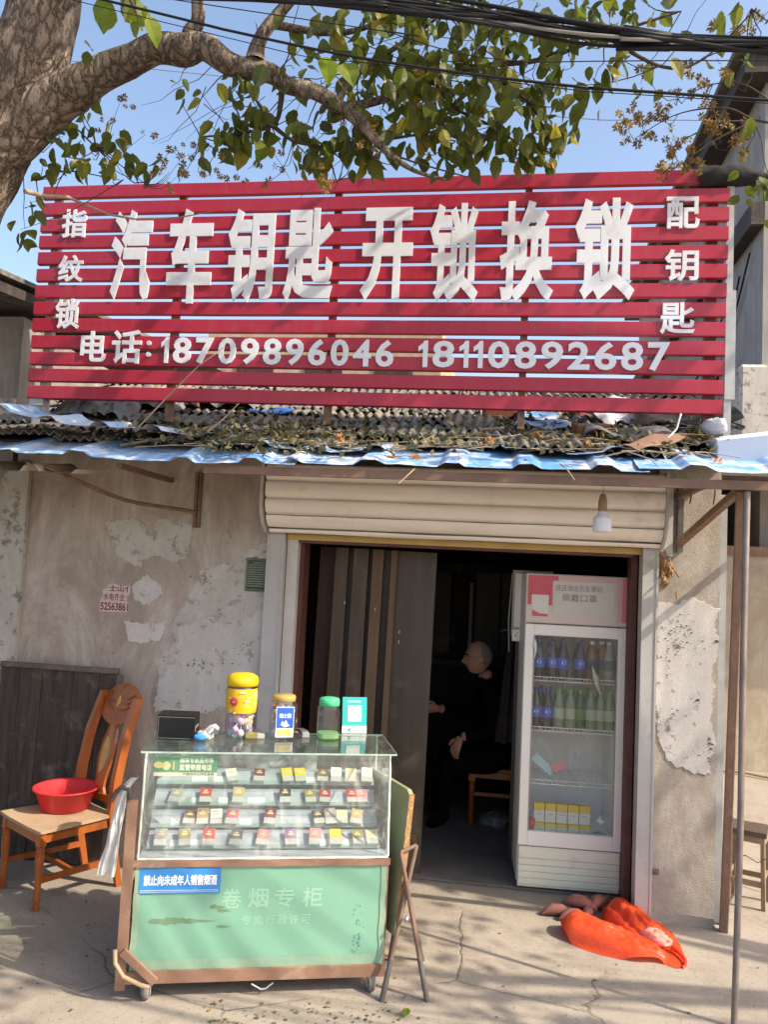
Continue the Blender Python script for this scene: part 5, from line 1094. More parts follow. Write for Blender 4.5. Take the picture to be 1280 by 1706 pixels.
# ------------------------------------------------------------------ wall things
a, b = at(165, 1018, -.006), at(217, 975, -.006); pst = T('torn_poster', 'torn pink paper notice with dark red writing on the left wall', 'poster', ((a.x+b.x)/2, -.006, (a.z+b.z)/2)); O = TR(-(a.x+b.x)/2, .006, -(a.z+b.z)/2)
W2, H2 = (b.x-a.x)/2, (b.z-a.z)/2
out = [(-W2, -H2), (-.3*W2, -H2*1.03), (.5*W2, -H2), (W2*.95, -H2*.96), (W2*.97, -H2*.3), (W2*.78, -H2*.1), (W2*.9, .05*H2), (W2*.7, .1*H2), (W2, .35*H2), (W2, H2), (W2*.3, H2*.9), (0, H2*1.05), (-.5*W2, H2), (-.55*W2, .7*H2), (-.9*W2, .6*H2), (-.82*W2, .1*H2), (-W2, -.1*H2)]
MB().prism(out, .001, face((0, .003, 0))).build('paper', pm('pink_paper', (.60, .40, .385), (.55, .45, .42), 14, .8, .1, dirt=(.42, .34, .28), da=.6, db=.7, ds=25), pst)
t_ = MB(); text(t_, '52563861', -W2*.95, -H2*.9, W2*.93, -H2*.32, face((0, .0018, 0)), .02, .0005); text(t_, '水电齐全', -W2*.8, -H2*.18, W2*.66, H2*.36, face((0, .0018, 0)), .01, .0005); text(t_, '士山亻', -W2*.45, H2*.48, W2*.9, H2*.95, face((0, .0018, 0)), .02, .0005); t_.build('writing', flat('maroon_ink', (.13, .03, .05)), pst)
a, b = at(408, 984, -.01), at(461, 932, -.01); pq = T('wall_plaque', 'small dark green engraved plaque on the wall beside the shutter rail', 'plaque', ((a.x+b.x)/2, -.01, (a.z+b.z)/2)); W2, H2 = (b.x-a.x)/2, (b.z-a.z)/2
B('plate', pm('plaque_green', (.03, .06, .04), (.02, .045, .03), 30, .4, .1), pq, (-W2, W2, -.002, .004, -H2, H2))
m = MB()
for s in (-1, 1): m.bx(-W2*.94, W2*.94, -.0028, -.0021, s*H2*.92-.0012, s*H2*.92+.0012); m.bx(s*W2*.94-.0012, s*W2*.94+.0012, -.0028, -.0021, -H2*.9, H2*.9)
m.build('border', flat('plaque_gold', (.30, .30, .20)), pq); m = MB(); rq = random.Random(1)
for r in range(11):
    z = H2*.74 - r*H2*.142; x = -W2*(.5 if r == 0 else .86)
    while x < W2*(.45 if r == 0 else .8): l = rq.uniform(.004, .009); m.bx(x, x+l, -.0028, -.0021, z-.0035, z+.0035*rq.uniform(.3, 1)); x += l + .0035
m.build('engraved_lines', MATS['plaque_gold'], pq)
lbq = at(1006, 800, -.55); bu = T('hanging_bulb', 'white bulb in a worn socket hanging from the awning edge', 'light bulb', (lbq.x, -.55, 2.28))
MB().tube([(0, 0, .03), (.002, 0, -.02), (-.001, 0, -.06)], .0022, 5).build('cord', M_TWIG, bu)
MB().lathe([(0, -.055), (.012, -.056), (.017, -.07), (.019, -.075), (.019, -.085), (.021, -.088), (.021, -.11), (.022, -.113), (.022, -.138), (.018, -.142)], 16).build('socket', pm('brass_socket', (.33, .23, .13), (.24, .16, .09), 20, .6, .2), bu)
MB().lathe([(.016, -.14), (.022, -.147), (.026, -.16), (.044, -.172), (.046, -.178), (.046, -.235), (.044, -.243), (.0, -.246)], 24).build('bulb', flat('bulb_white', (.70, .68, .74), .35), bu)
q = at(1110, 925, -.03); po = T('dried_pod_bunch', 'bunch of dried brown pods hanging on the door pillar', 'pods', (q.x, -.03, q.z)); rq = random.Random(3)
MB().tube([(-.006, 0, .03), (.0, -.004, .0), (.004, -.006, -.03)], .0025, 5).build('string', M_TWIGD, po)
pd = MB(); pd.lathe([(0, -.028), (.004, -.02), (.006, -.006), (.005, .012), (.001, .026)], 7); pdm = pd.mesh('pod', pm('dry_pod', (.36, .20, .09), (.24, .12, .05), 30, .75, .2))
for k in range(42):
    o = ob('pod', pdm, po); o.matrix_local = TR(rq.gauss(0, .026), -.012 + rq.gauss(0, .014), -.075 + rq.gauss(0, .038)) @ RY(rq.gauss(0, .45)) @ RX(rq.gauss(0, .4))
# ------------------------------------------------------------------ drinks fridge
fr_ = T('drinks_fridge', 'tall white glass-door drinks fridge standing in the doorway', 'fridge', (.445, .245, 0), rd(3.2))
FW = TR(.445, .245, 0) @ RZ(rd(3.2)); HW, FD, FT = .292, .50, 1.82
B('cabinet', M_FRIDGE, fr_, (-HW, -HW+.025, .03, FD, .05, FT), (HW-.025, HW, .03, FD, .05, FT), (-HW+.025, HW-.025, FD-.02, FD, .05, FT), (-HW+.025, HW-.025, .03, FD-.02, FT-.03, FT), (-HW+.025, HW-.025, .03, FD-.02, .05, .30))
B('liner', M_FRIN, fr_, (-HW+.026, HW-.026, FD-.03, FD-.021, .301, 1.53), (-HW+.0255, -HW+.031, .031, FD-.031, .301, 1.53), (HW-.031, HW-.0255, .031, FD-.031, .301, 1.53), (-HW+.026, HW-.026, .031, FD-.031, 1.531, 1.56))
hd = MB().bx(-HW-.003, HW+.003, -.012, .028, 1.535, FT+.004, bev=.006).build('header', pm('header_cream', (.62, .53, .49), (.58, .48, .45), 2, .4, .02), fr_)
M_HRED = pm('header_red', (.62, .11, .14), (.5, .08, .11), 12, .4, 0)
m = MB(); m.bx(-HW+.008, -HW+.15, -.0142, -.0126, 1.64, FT-.006); m.bx(-HW+.15, -HW+.185, -.0142, -.0126, 1.78, FT-.006); m.build('header_print', M_HRED, hd)
m = MB()
n = NT('header_pink'); n.col((.60, .20, .24)).set(Roughness=.4); m.bx(HW-.03, HW-.004, -.0142, -.0126, 1.56, FT-.006); m.build('header_print', n.m, hd)
n = NT('header_pink2'); n.col((.62, .37, .36)).set(Roughness=.4); B('header_print', n.m, hd, (HW-.06, HW-.0301, -.0142, -.0126, 1.56, FT-.006), (-HW+.19, HW-.0601, -.0142, -.0126, FT-.03, FT-.006))
B('notice', flat('notice_paper', (.60, .555, .51)), hd, (-HW+.156, HW-.075, -.0165, -.0148, 1.60, FT-.034))
t_ = MB(); text(t_, '进店请出示安康码', -.125, 1.728, .145, 1.765, face((0, -.0167, 0)), .0, .0005); text(t_, '佩戴口罩', -.085, 1.668, .115, 1.712, face((0, -.0167, 0)), .004, .0005); t_.build('notice_text', flat('ink_grey', (.20, .19, .19)), hd)
B('code_card', flat('card_cream', (.66, .63, .6)), hd, (-HW+.032, -HW+.13, -.0165, -.0148, 1.572, 1.70))
m = MB(); m.prism([(-HW+.036, 1.574), (-HW+.127, 1.574), (-HW+.127, 1.588), (-HW+.08, 1.592), (-HW+.036, 1.612)], .0006, face((0, -.0167, 0))); m.build('card_print', M_HRED, hd)
# door
dz0, dz1 = .262, 1.528
door = B('door', M_FRIDGE, fr_, (-HW, -HW+.052, -.012, .026, dz0, dz1), (HW-.046, HW, -.012, .026, dz0, dz1), (-HW+.052, HW-.046, -.012, .026, 1.463, dz1), (-HW+.052, HW-.046, -.012, .026, dz0, .345), bev=.004)
B('glass', M_GLASSF, door, (-HW+.053, HW-.047, .002, .007, .346, 1.462))
B('gasket', pm('gasket', (.35, .34, .32), None, 5, .7, 0), door, (-HW+.053, -HW+.06, -.004, .0015, .346, 1.462), (HW-.054, HW-.047, -.004, .0015, .346, 1.462))
m = MB(); m.tube([(-HW+.06, -.014, 1.44), (-HW+.058, -.02, 1.41), (-HW+.064, -.016, 1.38), (-HW+.06, -.013, 1.33)], [.002, .012, .008, .002], 6); m.build('torn_film', M_FOAM, door)
# base
bs_ = B('base', M_FRBASE, fr_, (-HW+.004, HW-.004, -.006, .028, .03, .255), bev=.004)
for k in range(5): MB().bx(-HW+.006, HW-.006, -.0135, -.004, .045+.037*k, .045+.033+.037*k if k < 4 else .25, RX(0), bev=.003).build('louvre', M_FRBASE, bs_)
for x in (-.2, .2): MB().lathe([(0, 0), (.018, 0), (.018, .03), (0, .03)], 10, TR(x, .07, .0)).bx(x-.02, x+.02, .4, .44, 0, .05).build('foot', M_RUBBER, fr_)
SHZ = [1.195, .905, .60]
for z in SHZ:
    m = MB()
    for y in (.045, .44): m.tube([(-HW+.034, y, z), (HW-.034, y, z)], .003, 6)
    m.tube([(-HW+.034, .045, z+.022), (HW-.034, .045, z+.022)], .003, 6)
    for k in range(25):
        x = -HW+.04 + k*(2*HW-.08)/24; m.tube([(x, .045, z+.022), (x, .045, z), (x, .44, z)], .0017, 4, cap=False)
    m.build('wire_shelf', M_WIRE, fr_)
# contents
M_COLA = pm('cola', (.012, .006, .005), None, 5, .12, 0, spec=.6); M_PET = thin_glass('pet', (.9, .93, .95), .14)
def bottle(kind):
    D = dict(cola=(M_COLA, flat('cap_blue', (.03, .08, .45)), pm('cola_label', (.012, .07, .42), (.015, .09, .5), 8, .35, 0)),
             tea=(pm('tea', (.22, .095, .03), (.17, .07, .02), 5, .12, 0), flat('cap_white', (.7, .7, .7)), flat('tea_label', (.03, .03, .05))),
             water=(pm('water_grey', (.16, .18, .18), (.26, .29, .29), 20, .1, .2), flat('cap_pale', (.5, .53, .52)), flat('water_label', (.10, .12, .12))),
             lime=(pm('lime_soda', (.22, .27, .17), (.12, .17, .08), 12, .12, 0), flat('cap_green', (.12, .42, .05)), pm('lime_label', (.42, .42, .36), (.30, .38, .22), 9, .35, 0)),
             green=(pm('green_soda', (.03, .14, .02), (.02, .09, .015), 9, .1, 0), flat('cap_green', (.12, .42, .05)), pm('dark_label', (.06, .075, .03), (.1, .2, .04), 9, .35, 0)))[kind]
    o = T('drink_bottle', kind, 'bottle'); b = MB()
    b.lathe([(0, 0), (.026, .002), (.032, .012), (.033, .03), (.030, .045), (.033, .06), (.033, .135), (.031, .155), (.022, .19), (.013, .215), (.0115, .235)], 16); bo = b.build('body', D[0], o)
    MB().lathe([(.0135, .222), (.0145, .223), (.0145, .240), (.0, .242)], 12).build('cap', D[1], o)
    lb = MB().lathe([(.0338, .072), (.0340, .073), (.0340, .132), (.0336, .133)], 16).build('label', D[2], o)
    if kind == 'cola':
        for nm, c, a0, a1 in (('w', (.75, .75, .76), 0, 6.283), ('r', (.55, .04, .05), .3, 2.6), ('b', (.02, .12, .5), 3.4, 5.8)):
            R = .013 if nm == 'w' else .0115; n = 14
            P = [(R*cos(a0+(a1-a0)*k/n), R*sin(a0+(a1-a0)*k/n)) for k in range(n+1)]
            mm = MB(); off = .0342 if nm == 'w' else .0346
            mm.add([(x, -math.sqrt(off**2 - x*x), .106+y) for x, y in P], [list(range(n+1))]); mm.build('emblem', flat('emblem_' + nm, c), lb)
    return o
PROTO = {}
def put(kind, x, y, z, label, rz=0):
    if kind not in PROTO: o = PROTO[kind] = bottle(kind)
    else: o = copy_tree(PROTO[kind])
    o.matrix_world = FW @ TR(x, y, z + .003) @ RZ(rz); tag(o, label, 'bottle', 'bottles in the drinks fridge')
z = SHZ[0]
for i, x in enumerate((-.195, -.115, -.055, .045)): put('cola', x, .085 + .01*(i % 2), z, 'cola bottle with blue label on the top fridge shelf, ' + ['by the hinge-side frame', 'second from the frame', 'third from the frame', 'beside the amber tea'][i], -.1 + .1*i)
put('tea', .115, .09, z, 'amber tea bottle next to a cola bottle on the top fridge shelf'); put('tea', .175, .12, z, 'amber tea bottle next to a grey water bottle on the top fridge shelf'); put('water', .212, .085, z, 'greyish ribbed water bottle at the end of the top fridge shelf')
for i, x in enumerate((-.2, -.12, -.04, .05, .13, .2)): put('cola' if i < 3 else 'tea' if i < 5 else 'water', x, .2, z, ['cola bottle in the back row of the top shelf, first', 'cola bottle in the back row of the top shelf, second', 'cola bottle in the back row of the top shelf, third', 'tea bottle in the back row behind a cola bottle', 'tea bottle in the back row behind another tea bottle', 'water bottle in the back row of the top shelf'][i])
z = SHZ[1]
for i, (x, k, l) in enumerate(((-.205, 'cola', 'cola bottle on the second fridge shelf against the frame'), (-.138, 'cola', 'cola bottle on the second fridge shelf next to lime soda'), (-.07, 'lime', 'pale lime soda bottle beside a cola bottle on the second shelf'), (-.003, 'lime', 'pale lime soda bottle between lime and dark green bottles'), (.052, 'green', 'dark green soda bottle on the second fridge shelf'), (.115, 'lime', 'pale lime soda bottle just past the dark green one'), (.172, 'lime', 'pale lime soda bottle second from the second shelf end'), (.222, 'lime', 'pale lime soda bottle at the end of the second shelf'))): put(k, x, .085, z, l)
for i, x in enumerate((-.17, -.1, -.03, .04, .11, .18)): put('lime' if i else 'cola', x, .18, z, 'bottle in the back row of the second fridge shelf, number word %s' % ['one', 'two', 'three', 'four', 'five', 'six'][i] if False else ['cola bottle behind the second-shelf cola pair', 'lime soda bottle in the back row behind a cola', 'lime soda bottle in the back row behind a lime soda', 'lime soda bottle in the back row behind the dark green one', 'lime soda bottle in the back row past the dark green one', 'lime soda bottle in the back row at the shelf end'][i])
def item(name, mb, mat, M, label, cat, group=None): o = mb.build(name, mat, label=label, cat=cat, group=group); o.matrix_world = FW @ M; return o
item('drink_sachet', MB().box((0, 0, .0), (.15, .006, .05), bev=.002), flat('sachet_blue', (.42, .60, .64)), TR(-.15, .10, .70) @ RY(.65), 'pale blue sachet leaning on the third fridge shelf', 'sachet')
item('drink_sachet', MB().box((0, 0, .0), (.09, .006, .06), bev=.002), flat('sachet_pink', (.62, .26, .28)), TR(-.06, .09, .70) @ RY(-.4), 'pink sachet beside the pale blue one on the third shelf', 'sachet')
B('inner_tray', M_FRIN, fr_, (-HW+.034, HW-.034, .05, .44, .302, .318)); 
mk = MB(); mk.bx(-.031, .031, -.02, .02, 0, .066, bev=.001); mk.mi = 1; mk.bx(-.031, .031, -.02, .02, .0662, .108, bev=.001); mk.mi = 2; mk.bx(-.016, .016, -.0206, -.0202, .045, .049); mkm = mk.mesh('milk_carton', [flat('carton_white', (.66, .66, .62)), flat('carton_yellow', (.68, .50, .06)), flat('carton_grey', (.3, .3, .3))])
ORD = ['by the frame', 'second from the frame', 'in the middle', 'fourth from the frame', 'beside the crumpled foil']
for i in range(5):
    o = ob('milk_carton', mkm, None, 'white milk carton with yellow top in the fridge base, ' + ORD[i], 'carton', 'milk cartons in the fridge'); o.matrix_world = FW @ TR(-.165+.066*i, .11, .318 + .052)
    o = ob('milk_carton', mkm, None, 'carton underneath the yellow-topped milk carton ' + ORD[i], 'carton', 'milk cartons in the fridge'); o.matrix_world = FW @ TR(-.165+.066*i, .085, .318) @ Mx.Diagonal((1, 1, .48, 1))
item('foil_ball', MB().grid(lambda u, v: tuple(V((sin(pi*v)*cos(2*pi*u), sin(pi*v)*sin(2*pi*u), cos(pi*v)))*(.022+.012*nz(u*6, v*6, 2))), 14, 8), flat('foil_white', (.7, .7, .7)), TR(.19, .09, .40), 'crumpled white wrapper beside the milk cartons', 'wrapper')
item('red_pouch', MB().grid(lambda u, v: tuple(V((sin(pi*v)*cos(2*pi*u), sin(pi*v)*sin(2*pi*u), cos(pi*v)))*(.035+.01*nz(u*6, v*6, 5))), 14, 8), flat('pouch_red', (.5, .1, .1)), TR(-.215, .09, .36), 'red pouch squeezed beside the first milk carton', 'pouch')
item('blue_pouch', MB().grid(lambda u, v: (-.05+.1*u, -.03+.06*v, .018*sin(pi*u)*sin(pi*v)+.012*nz(u*6, v*5, 1)), 14, 8), flat('pouch_blue', (.22, .36, .46)), TR(.18, .075, .322), 'crumpled blue pouch lying on the fridge floor', 'pouch')
m = MB(); m.tube([(.10, -.016, 1.30), (.12, -.02, 1.24), (.13, -.018, 1.20), (.15, -.018, 1.14)], [.004, .02, .016, .004], 8); o = m.build('sticker_hand', pm('sticker_mix', (.42, .27, .14), (.35, .5, .45), 30, .4, 0), door); o.name = 'peeling_sticker'; o.scale = (1, 1, 1)
# cardboard strip between fridge and jamb
m = MB(); m.grid(lambda u, v: (.010*sin(u*3)+.004*nz(v*5, u, 1), -.03 + .30*u, 1.12*v + .02*nz(u*3, 1, 2)), 6, 14, None, False, (.006, 0, 0)); cs = m.build('cardboard_strip', M_CARD, label='bent brown cardboard strip wedged between fridge and door jamb', cat='cardboard'); cs.matrix_world = TR(.742, .26, .70)

# ------------------------------------------------------------------ sweet potatoes and orange bag
def blob(m, c, sx, sy, sz, rz=0, amp=.2, f=3, seed=0, nu=34, nv=22, cre=.0, flat_=True, mesh_smooth=True):
    def fn(u, v):
        d = V((sin(pi*v)*cos(2*pi*u), sin(pi*v)*sin(2*pi*u), cos(pi*v)))
        g = 1 + amp*NZ.noise(d*f*.5+V((seed, 0, 0))) + cre*abs(NZ.noise(V((d.x*2, d.y*5, d.z*3))*f*.6+V((seed, 3, 1)))) - cre*.7*abs(NZ.noise(d*f*1.6+V((0, seed, 4))))
        p = V((d.x*sx*g, d.y*sy*g, d.z*sz*g)); 
        if flat_ and p.z < -sz*.62: p.z = -sz*.62
        return tuple(RZ(rz) @ p + V(c) + V((0, 0, sz*.62)))
    m.grid(fn, nu, nv, None, mesh_smooth); return m
pts = [(930, 1520, .2, 1.0), (965, 1517, -.1, 1.1), (958, 1528, .25, 1.0), (985, 1522, 1.1, .9), (1000, 1516, .9, 1.0), (1012, 1508, 1.5, .9), (975, 1508, .5, 1.1)]
GP = 'sweet potatoes beside the orange bag'; LP = ['lying apart with its pointed tip on the bare concrete', 'on top of the heap', 'lying in front against the orange bag', 'leaning across the heap middle', 'touching the fridge base and the bag', 'upright behind the orange bag', 'at the back of the heap under the fridge']
for i, (x, y, rz, s) in enumerate(pts):
    q = on(x, y, .03); m = MB(); up_ = .035 if i in (1, 4) else 0
    Q = [V((-.085*s, 0, .012)), V((-.06*s, .004, .026)), V((-.02*s, .012, .032)), V((.025*s, .010, .032)), V((.06*s, 0, .024)), V((.088*s, -.012, .012))]
    m.tube(Q, [.003, .018*s, .031*s, .029*s, .017*s, .003], 12)
    for k, v in enumerate(m.v): m.v[k] = tuple(V(v)*(1 + .05*NZ.noise(V(v)*30 + V((i, 0, 0)))))
    o = m.build('sweet_potato', M_POTATO, label='dusky red sweet potato ' + LP[i], cat='sweet potato', group=GP); o.matrix_world = TR(q.x, q.y + .02, up_) @ RZ(rz) @ (RY(-.9) if i == 5 else I4)
bgp = on(1035, 1570); bag = T('orange_bag', 'crumpled orange plastic bag slumped on the concrete by the door pillar', 'plastic bag', (bgp.x, bgp.y, 0))
def bq(px, py, z=0): p = on(px, py, z); return V((p.x-bgp.x, p.y-bgp.y, z))
OL = [(934, 1556), (938, 1544), (955, 1538), (985, 1535), (1005, 1533), (1022, 1530), (1050, 1530), (1080, 1536), (1104, 1550), (1122, 1566), (1135, 1584), (1143, 1600), (1142, 1611), (1128, 1614), (1105, 1607), (1075, 1606), (1040, 1600), (1000, 1591), (962, 1578), (942, 1567)]
OP = [bq(*p) for p in OL]; no = len(OP); tip = bq(1143, 1608); r0_, r1_ = bq(1018, 1534), bq(1112, 1592)
s0_, s1_ = bq(965, 1560), bq(1110, 1603); q0_, q1_ = bq(1035, 1535), bq(1120, 1575)
def seg(p, a, b):
    t = max(0, min(1, (p-a).dot(b-a)/(b-a).length_squared)); return (p - a.lerp(b, t)).length, t
def ol(u):
    t = (u % 1)*no; k = int(t) % no; f = t-int(t); p0, p1, p2, p3 = OP[k-1], OP[k], OP[(k+1) % no], OP[(k+2) % no]
    return .5*((2*p1)+(p2-p0)*f+(2*p0-5*p1+4*p2-p3)*f*f+(3*p1-p0-3*p2+p3)*f**3)
def bagf(u, v):
    o = ol(u); t = v; core = s0_.lerp(s1_, .35).lerp(q0_.lerp(q1_, .4), .5)
    a_, ta = seg(o, s0_, s1_); b_, tb = seg(o, q0_, q1_)
    c = core.lerp(s0_.lerp(s1_, ta) if a_ < b_ else q0_.lerp(q1_, tb), .0)
    p = o.lerp(c, t); d1, t1 = seg(p, s0_, s1_); d2, t2 = seg(p, q0_, q1_)
    h1 = .115*(1-t1)**.45*max(0, 1-(d1/.11)**2)**.6; h2 = .12*(1-t2*.75)*max(0, 1-(d2/.10)**2)**.6
    dv, _ = seg(p, r0_, r1_)
    h = (h1**3+h2**3)**(1/3) * (1 - .35*math.exp(-(dv/.022)**2))
    w_ = p - tip; an = math.atan2(w_.y, w_.x); R = w_.length
    fold = .016*NZ.noise(V((an*9, R*5, 1.0))) + .009*NZ.noise(V((an*24, R*9, 4.0))) + .006*NZ.noise(V((p.x*35, p.y*35, 2)))
    edge = min(1, t*5)
    h = max(h, .012*edge) + fold*edge*min(1, h/.04)*1.1
    out = V()
    return (p.x+out.x, p.y+out.y, max(.002, h))
m = MB(); m.grid(bagf, 150, 34); m.build('body', M_BAG, bag)
m = MB(); c = bq(1090, 1577); blob(m, (c.x, c.y, .018), .075, .04, .04, -.5, .25, 4, 4, 34, 20, .3); m.build('inner_bag', M_BAGIN, bag)
A_ = [bq(1122, 1574, .045), bq(1134, 1584, .036), bq(1142, 1597, .022), bq(1144, 1607, .012), bq(1138, 1611, .008)]
m = MB(); m.tube(A_, [.020, .014, .010, .008, .006], 10)
for k, v in enumerate(m.v): v = V(v); m.v[k] = (v.x + .004*nz(v.x*30, v.y*30), v.y + .005*nz(v.y*30, v.z*30, 3), max(.002, v.z*.8 + .004*nz(v.x*25, v.y*25, 7)))
m.build('handle', M_BAG, bag)

# ------------------------------------------------------------------ weathered stool, yard things
s0 = T('wooden_stool', 'weathered square wooden stool with a curved dark seat in the yard', 'stool', (1.475, .43, 0), rd(-24)); s0.scale = (.62, .62, 1.0)
m = MB(); m.grid(lambda u, v: (-.17+.34*u, -.16+.32*v, .445 - .035*((2*v-1)**2)*.6 + .004*nz(u*4, v*4)), 8, 10, None, True, (0, 0, -.028)); m.build('seat', pm('dark_seat', (.10, .072, .055), (.07, .05, .04), 6, .6, .2, stretch=(2, 8, 2)), s0)
for x in (-1, 1):
    for y in (-1, 1):
        d = V((x*.02, y*.02, -.41)); MB().box((0, 0, .205), (.038, .042, .41), TR(x*.15, y*.135, 0) @ Mx.Rotation(-x*.04, 4, 'Y') @ RX(y*.04), bev=.003).build('leg', M_OLDW, s0)
for y in (-.135, .135): MB().bx(-.14, .14, y-.012, y+.012, .36, .395).build('apron', M_OLDW, s0); MB().bx(-.14, .14, y-.010, y+.010, .12, .15).build('stretcher', M_OLDW, s0)
for x in (-.145, .145): MB().bx(x-.011, x+.011, -.12, .12, .355, .39).build('apron', M_OLDW, s0); MB().bx(x-.010, x+.010, -.12, .12, .155, .18).build('stretcher', M_OLDW, s0)
m = MB(); rq = random.Random(8)
m.tube([(-.16, -.16, .30), (-.1, -.17, .27), (.0, -.16, .285), (.1, -.165, .26), (.17, -.15, .29)], .003, 5); m.build('tied_wire', M_DARKST, s0)
for i, (px, py, l) in enumerate(((1262, 1285, 'long dry stick lying before the sunlit shed wall'), (1275, 1278, 'dark stick lying against the sunlit shed wall'), (1240, 1292, 'short pale stick near the timber post in the yard'))):
    q = on(px, py); MB().tube([(q.x-.3, q.y+.05, .02), (q.x, q.y, .03), (q.x+.5, q.y-.15*i, .02)], .014, 6).build('dry_stick', M_TWIG if i != 1 else M_TWIGD, label=l, cat='stick')

# ------------------------------------------------------------------ boards in the doorway
bd = T('door_boards', 'row of brown upright shutter boards stacked inside the doorway', 'boards', (-.8, .26, 0))
M_PL = [pm('board_red', (.06, .027, .02), (.04, .018, .013), 4, .6, .3, 30, .003, stretch=(9, 9, .6)), pm('board_grey', (.105, .07, .046), (.06, .04, .027), 4, .5, .3, 30, .003, stretch=(7, 7, .5), dirt=(.14, .10, .07), da=.55, db=.75, ds=6), pm('board_dark', (.04, .028, .02), (.028, .02, .015), 4, .5, .3, 30, .003, stretch=(8, 8, .5)), pm('board_tan', (.145, .088, .052), (.10, .06, .036), 4, .6, .3, 30, .003, stretch=(8, 8, .5)), pm('board_sheet', (.072, .056, .042), (.05, .038, .029), 3, .42, .1, 30, .003, stretch=(4, 4, .6), dirt=(.12, .10, .08), da=.55, db=.75, ds=4)]
for (x0, x1, y, mi) in ((-.355, -.24, .08, 0), (-.245, -.16, .02, 1), (-.17, -.12, .05, 2), (-.125, -.03, .0, 1), (-.035, .0, .04, 2), (-.005, .065, -.01, 3), (.06, .115, .03, 2), (.11, .15, -.01, 3), (.145, .39, .02, 4)):
    MB().bx(x0+.001, x1-.001, y, y+.022, .02, 1.925, RY(.012) @ RX(-.01), bev=.002).build('board', M_PL[mi], bd)
B('bottom_strip', M_PL[1], bd, (.13, .36, .0, .018, .20, .24))
for (x, z) in ((.05, 1.55), (.2, 1.42), (.2, 1.36), (-.14, 1.58)): MB().bx(x, x+.006, -.014 if x < .1 else .0185, -.011 if x < .1 else .0195, z, z+.02).build('nail_plate', M_GALV, bd)

# ------------------------------------------------------------------ inside the shop
cb = T('wall_cabinet', 'dark glass-fronted cabinet at the back of the shop', 'cabinet', (-.35, 3.0, 0))
B('case', M_DARKW, cb, (-.75, .6, 0, .28, 0, .95), (-.75, .6, .05, .28, .95, 1.9)); B('ledge', M_DARKW2, cb, (-.78, .62, -.03, .28, .95, 1.0))
B('white_trim', M_JAMBW, cb, (.07, .10, .0, .02, 1.05, 1.72))
for x in (-.7, -.33, .13, .37): B('door', M_PL[4], cb, (x, x+.22, .03, .049, 1.05, 1.82))
eb = T('meter_box', 'grey wall-mounted meter box with a socket beside the fridge', 'meter box', (.13, .62, 1.42))
B('case', M_GUIDE, eb, (-.05, .2, 0, .14, .0, .42)); B('front', M_FRIDGE, eb, (-.035, .19, -.008, -.001, .06, .40)); sk = B('socket', M_FRIDGE, eb, (-.045, .05, -.012, -.001, -.03, .045), bev=.004)
m = MB()
for x in (-.02, .02): m.bx(x-.003, x+.003, -.0126, -.0118, .0, .012); m.bx(x+.008, x+.011, -.0126, -.0118, .016, .028)
m.build('pin_hole', M_BLACK, sk); MB().bx(-.02, .0, .0, .1, -1.42, .0).build('stand_strip', M_PL[2], eb); MB().tube([(-.055, -.01, .4), (-.07, -.02, .1), (-.06, -.01, -.1)], .005, 5).build('cable', M_CABLEG, eb)
clm = MB()
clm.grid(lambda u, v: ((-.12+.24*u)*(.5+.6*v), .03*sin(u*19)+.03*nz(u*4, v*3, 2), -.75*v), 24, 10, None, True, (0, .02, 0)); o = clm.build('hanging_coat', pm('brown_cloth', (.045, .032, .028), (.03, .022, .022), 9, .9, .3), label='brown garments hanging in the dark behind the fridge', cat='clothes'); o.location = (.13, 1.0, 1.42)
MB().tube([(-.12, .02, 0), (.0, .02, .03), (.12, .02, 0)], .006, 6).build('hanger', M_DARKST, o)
ic = T('inner_chair', 'orange wooden chair in the dark shop under the seated man', 'chair', (.05, 1.50, 0))
def tl2(x, y): m = MB(); m.lathe([(.016, 0), (.02, .02), (.019, .24), (.024, .26), (.019, .27), (.024, .285), (.018, .295), (.022, .31), (.022, .33)], 12, TR(x, y, 0)); m.bx(x-.024, x+.024, y-.024, y+.024, .33, .40); m.build('leg', M_CHAIR, ic)
for x in (-.2, .2):
    for y in (-.18, .18): tl2(x, y)
B('seat', M_CHAIR, ic, (-.23, .23, -.21, .21, .40, .425), bev=.006); B('rail', M_CHAIR, ic, (-.176, .176, -.19, -.17, .35, .395)); B('stretcher', M_CHAIR, ic, (-.18, .18, -.19, -.17, .225, .25)); B('stretcher', M_CHAIR, ic, (-.21, -.19, -.16, .16, .2, .225)); B('back', M_CHAIR, ic, (.19, .215, -.18, .18, .425, .95))
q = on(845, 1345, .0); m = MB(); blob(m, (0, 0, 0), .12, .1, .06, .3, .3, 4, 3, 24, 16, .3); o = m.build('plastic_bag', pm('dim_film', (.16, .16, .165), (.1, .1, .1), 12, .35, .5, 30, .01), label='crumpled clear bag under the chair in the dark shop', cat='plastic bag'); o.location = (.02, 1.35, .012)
m = MB(); blob(m, (0, 0, 0), .17, .14, .08, .2, .3, 4, 7, 24, 16, .2); o = m.build('folded_clothes', M_COAT, label='dark folded clothes heaped on the chair beside the man', cat='clothes'); o.location = (.27, 1.42, .43)

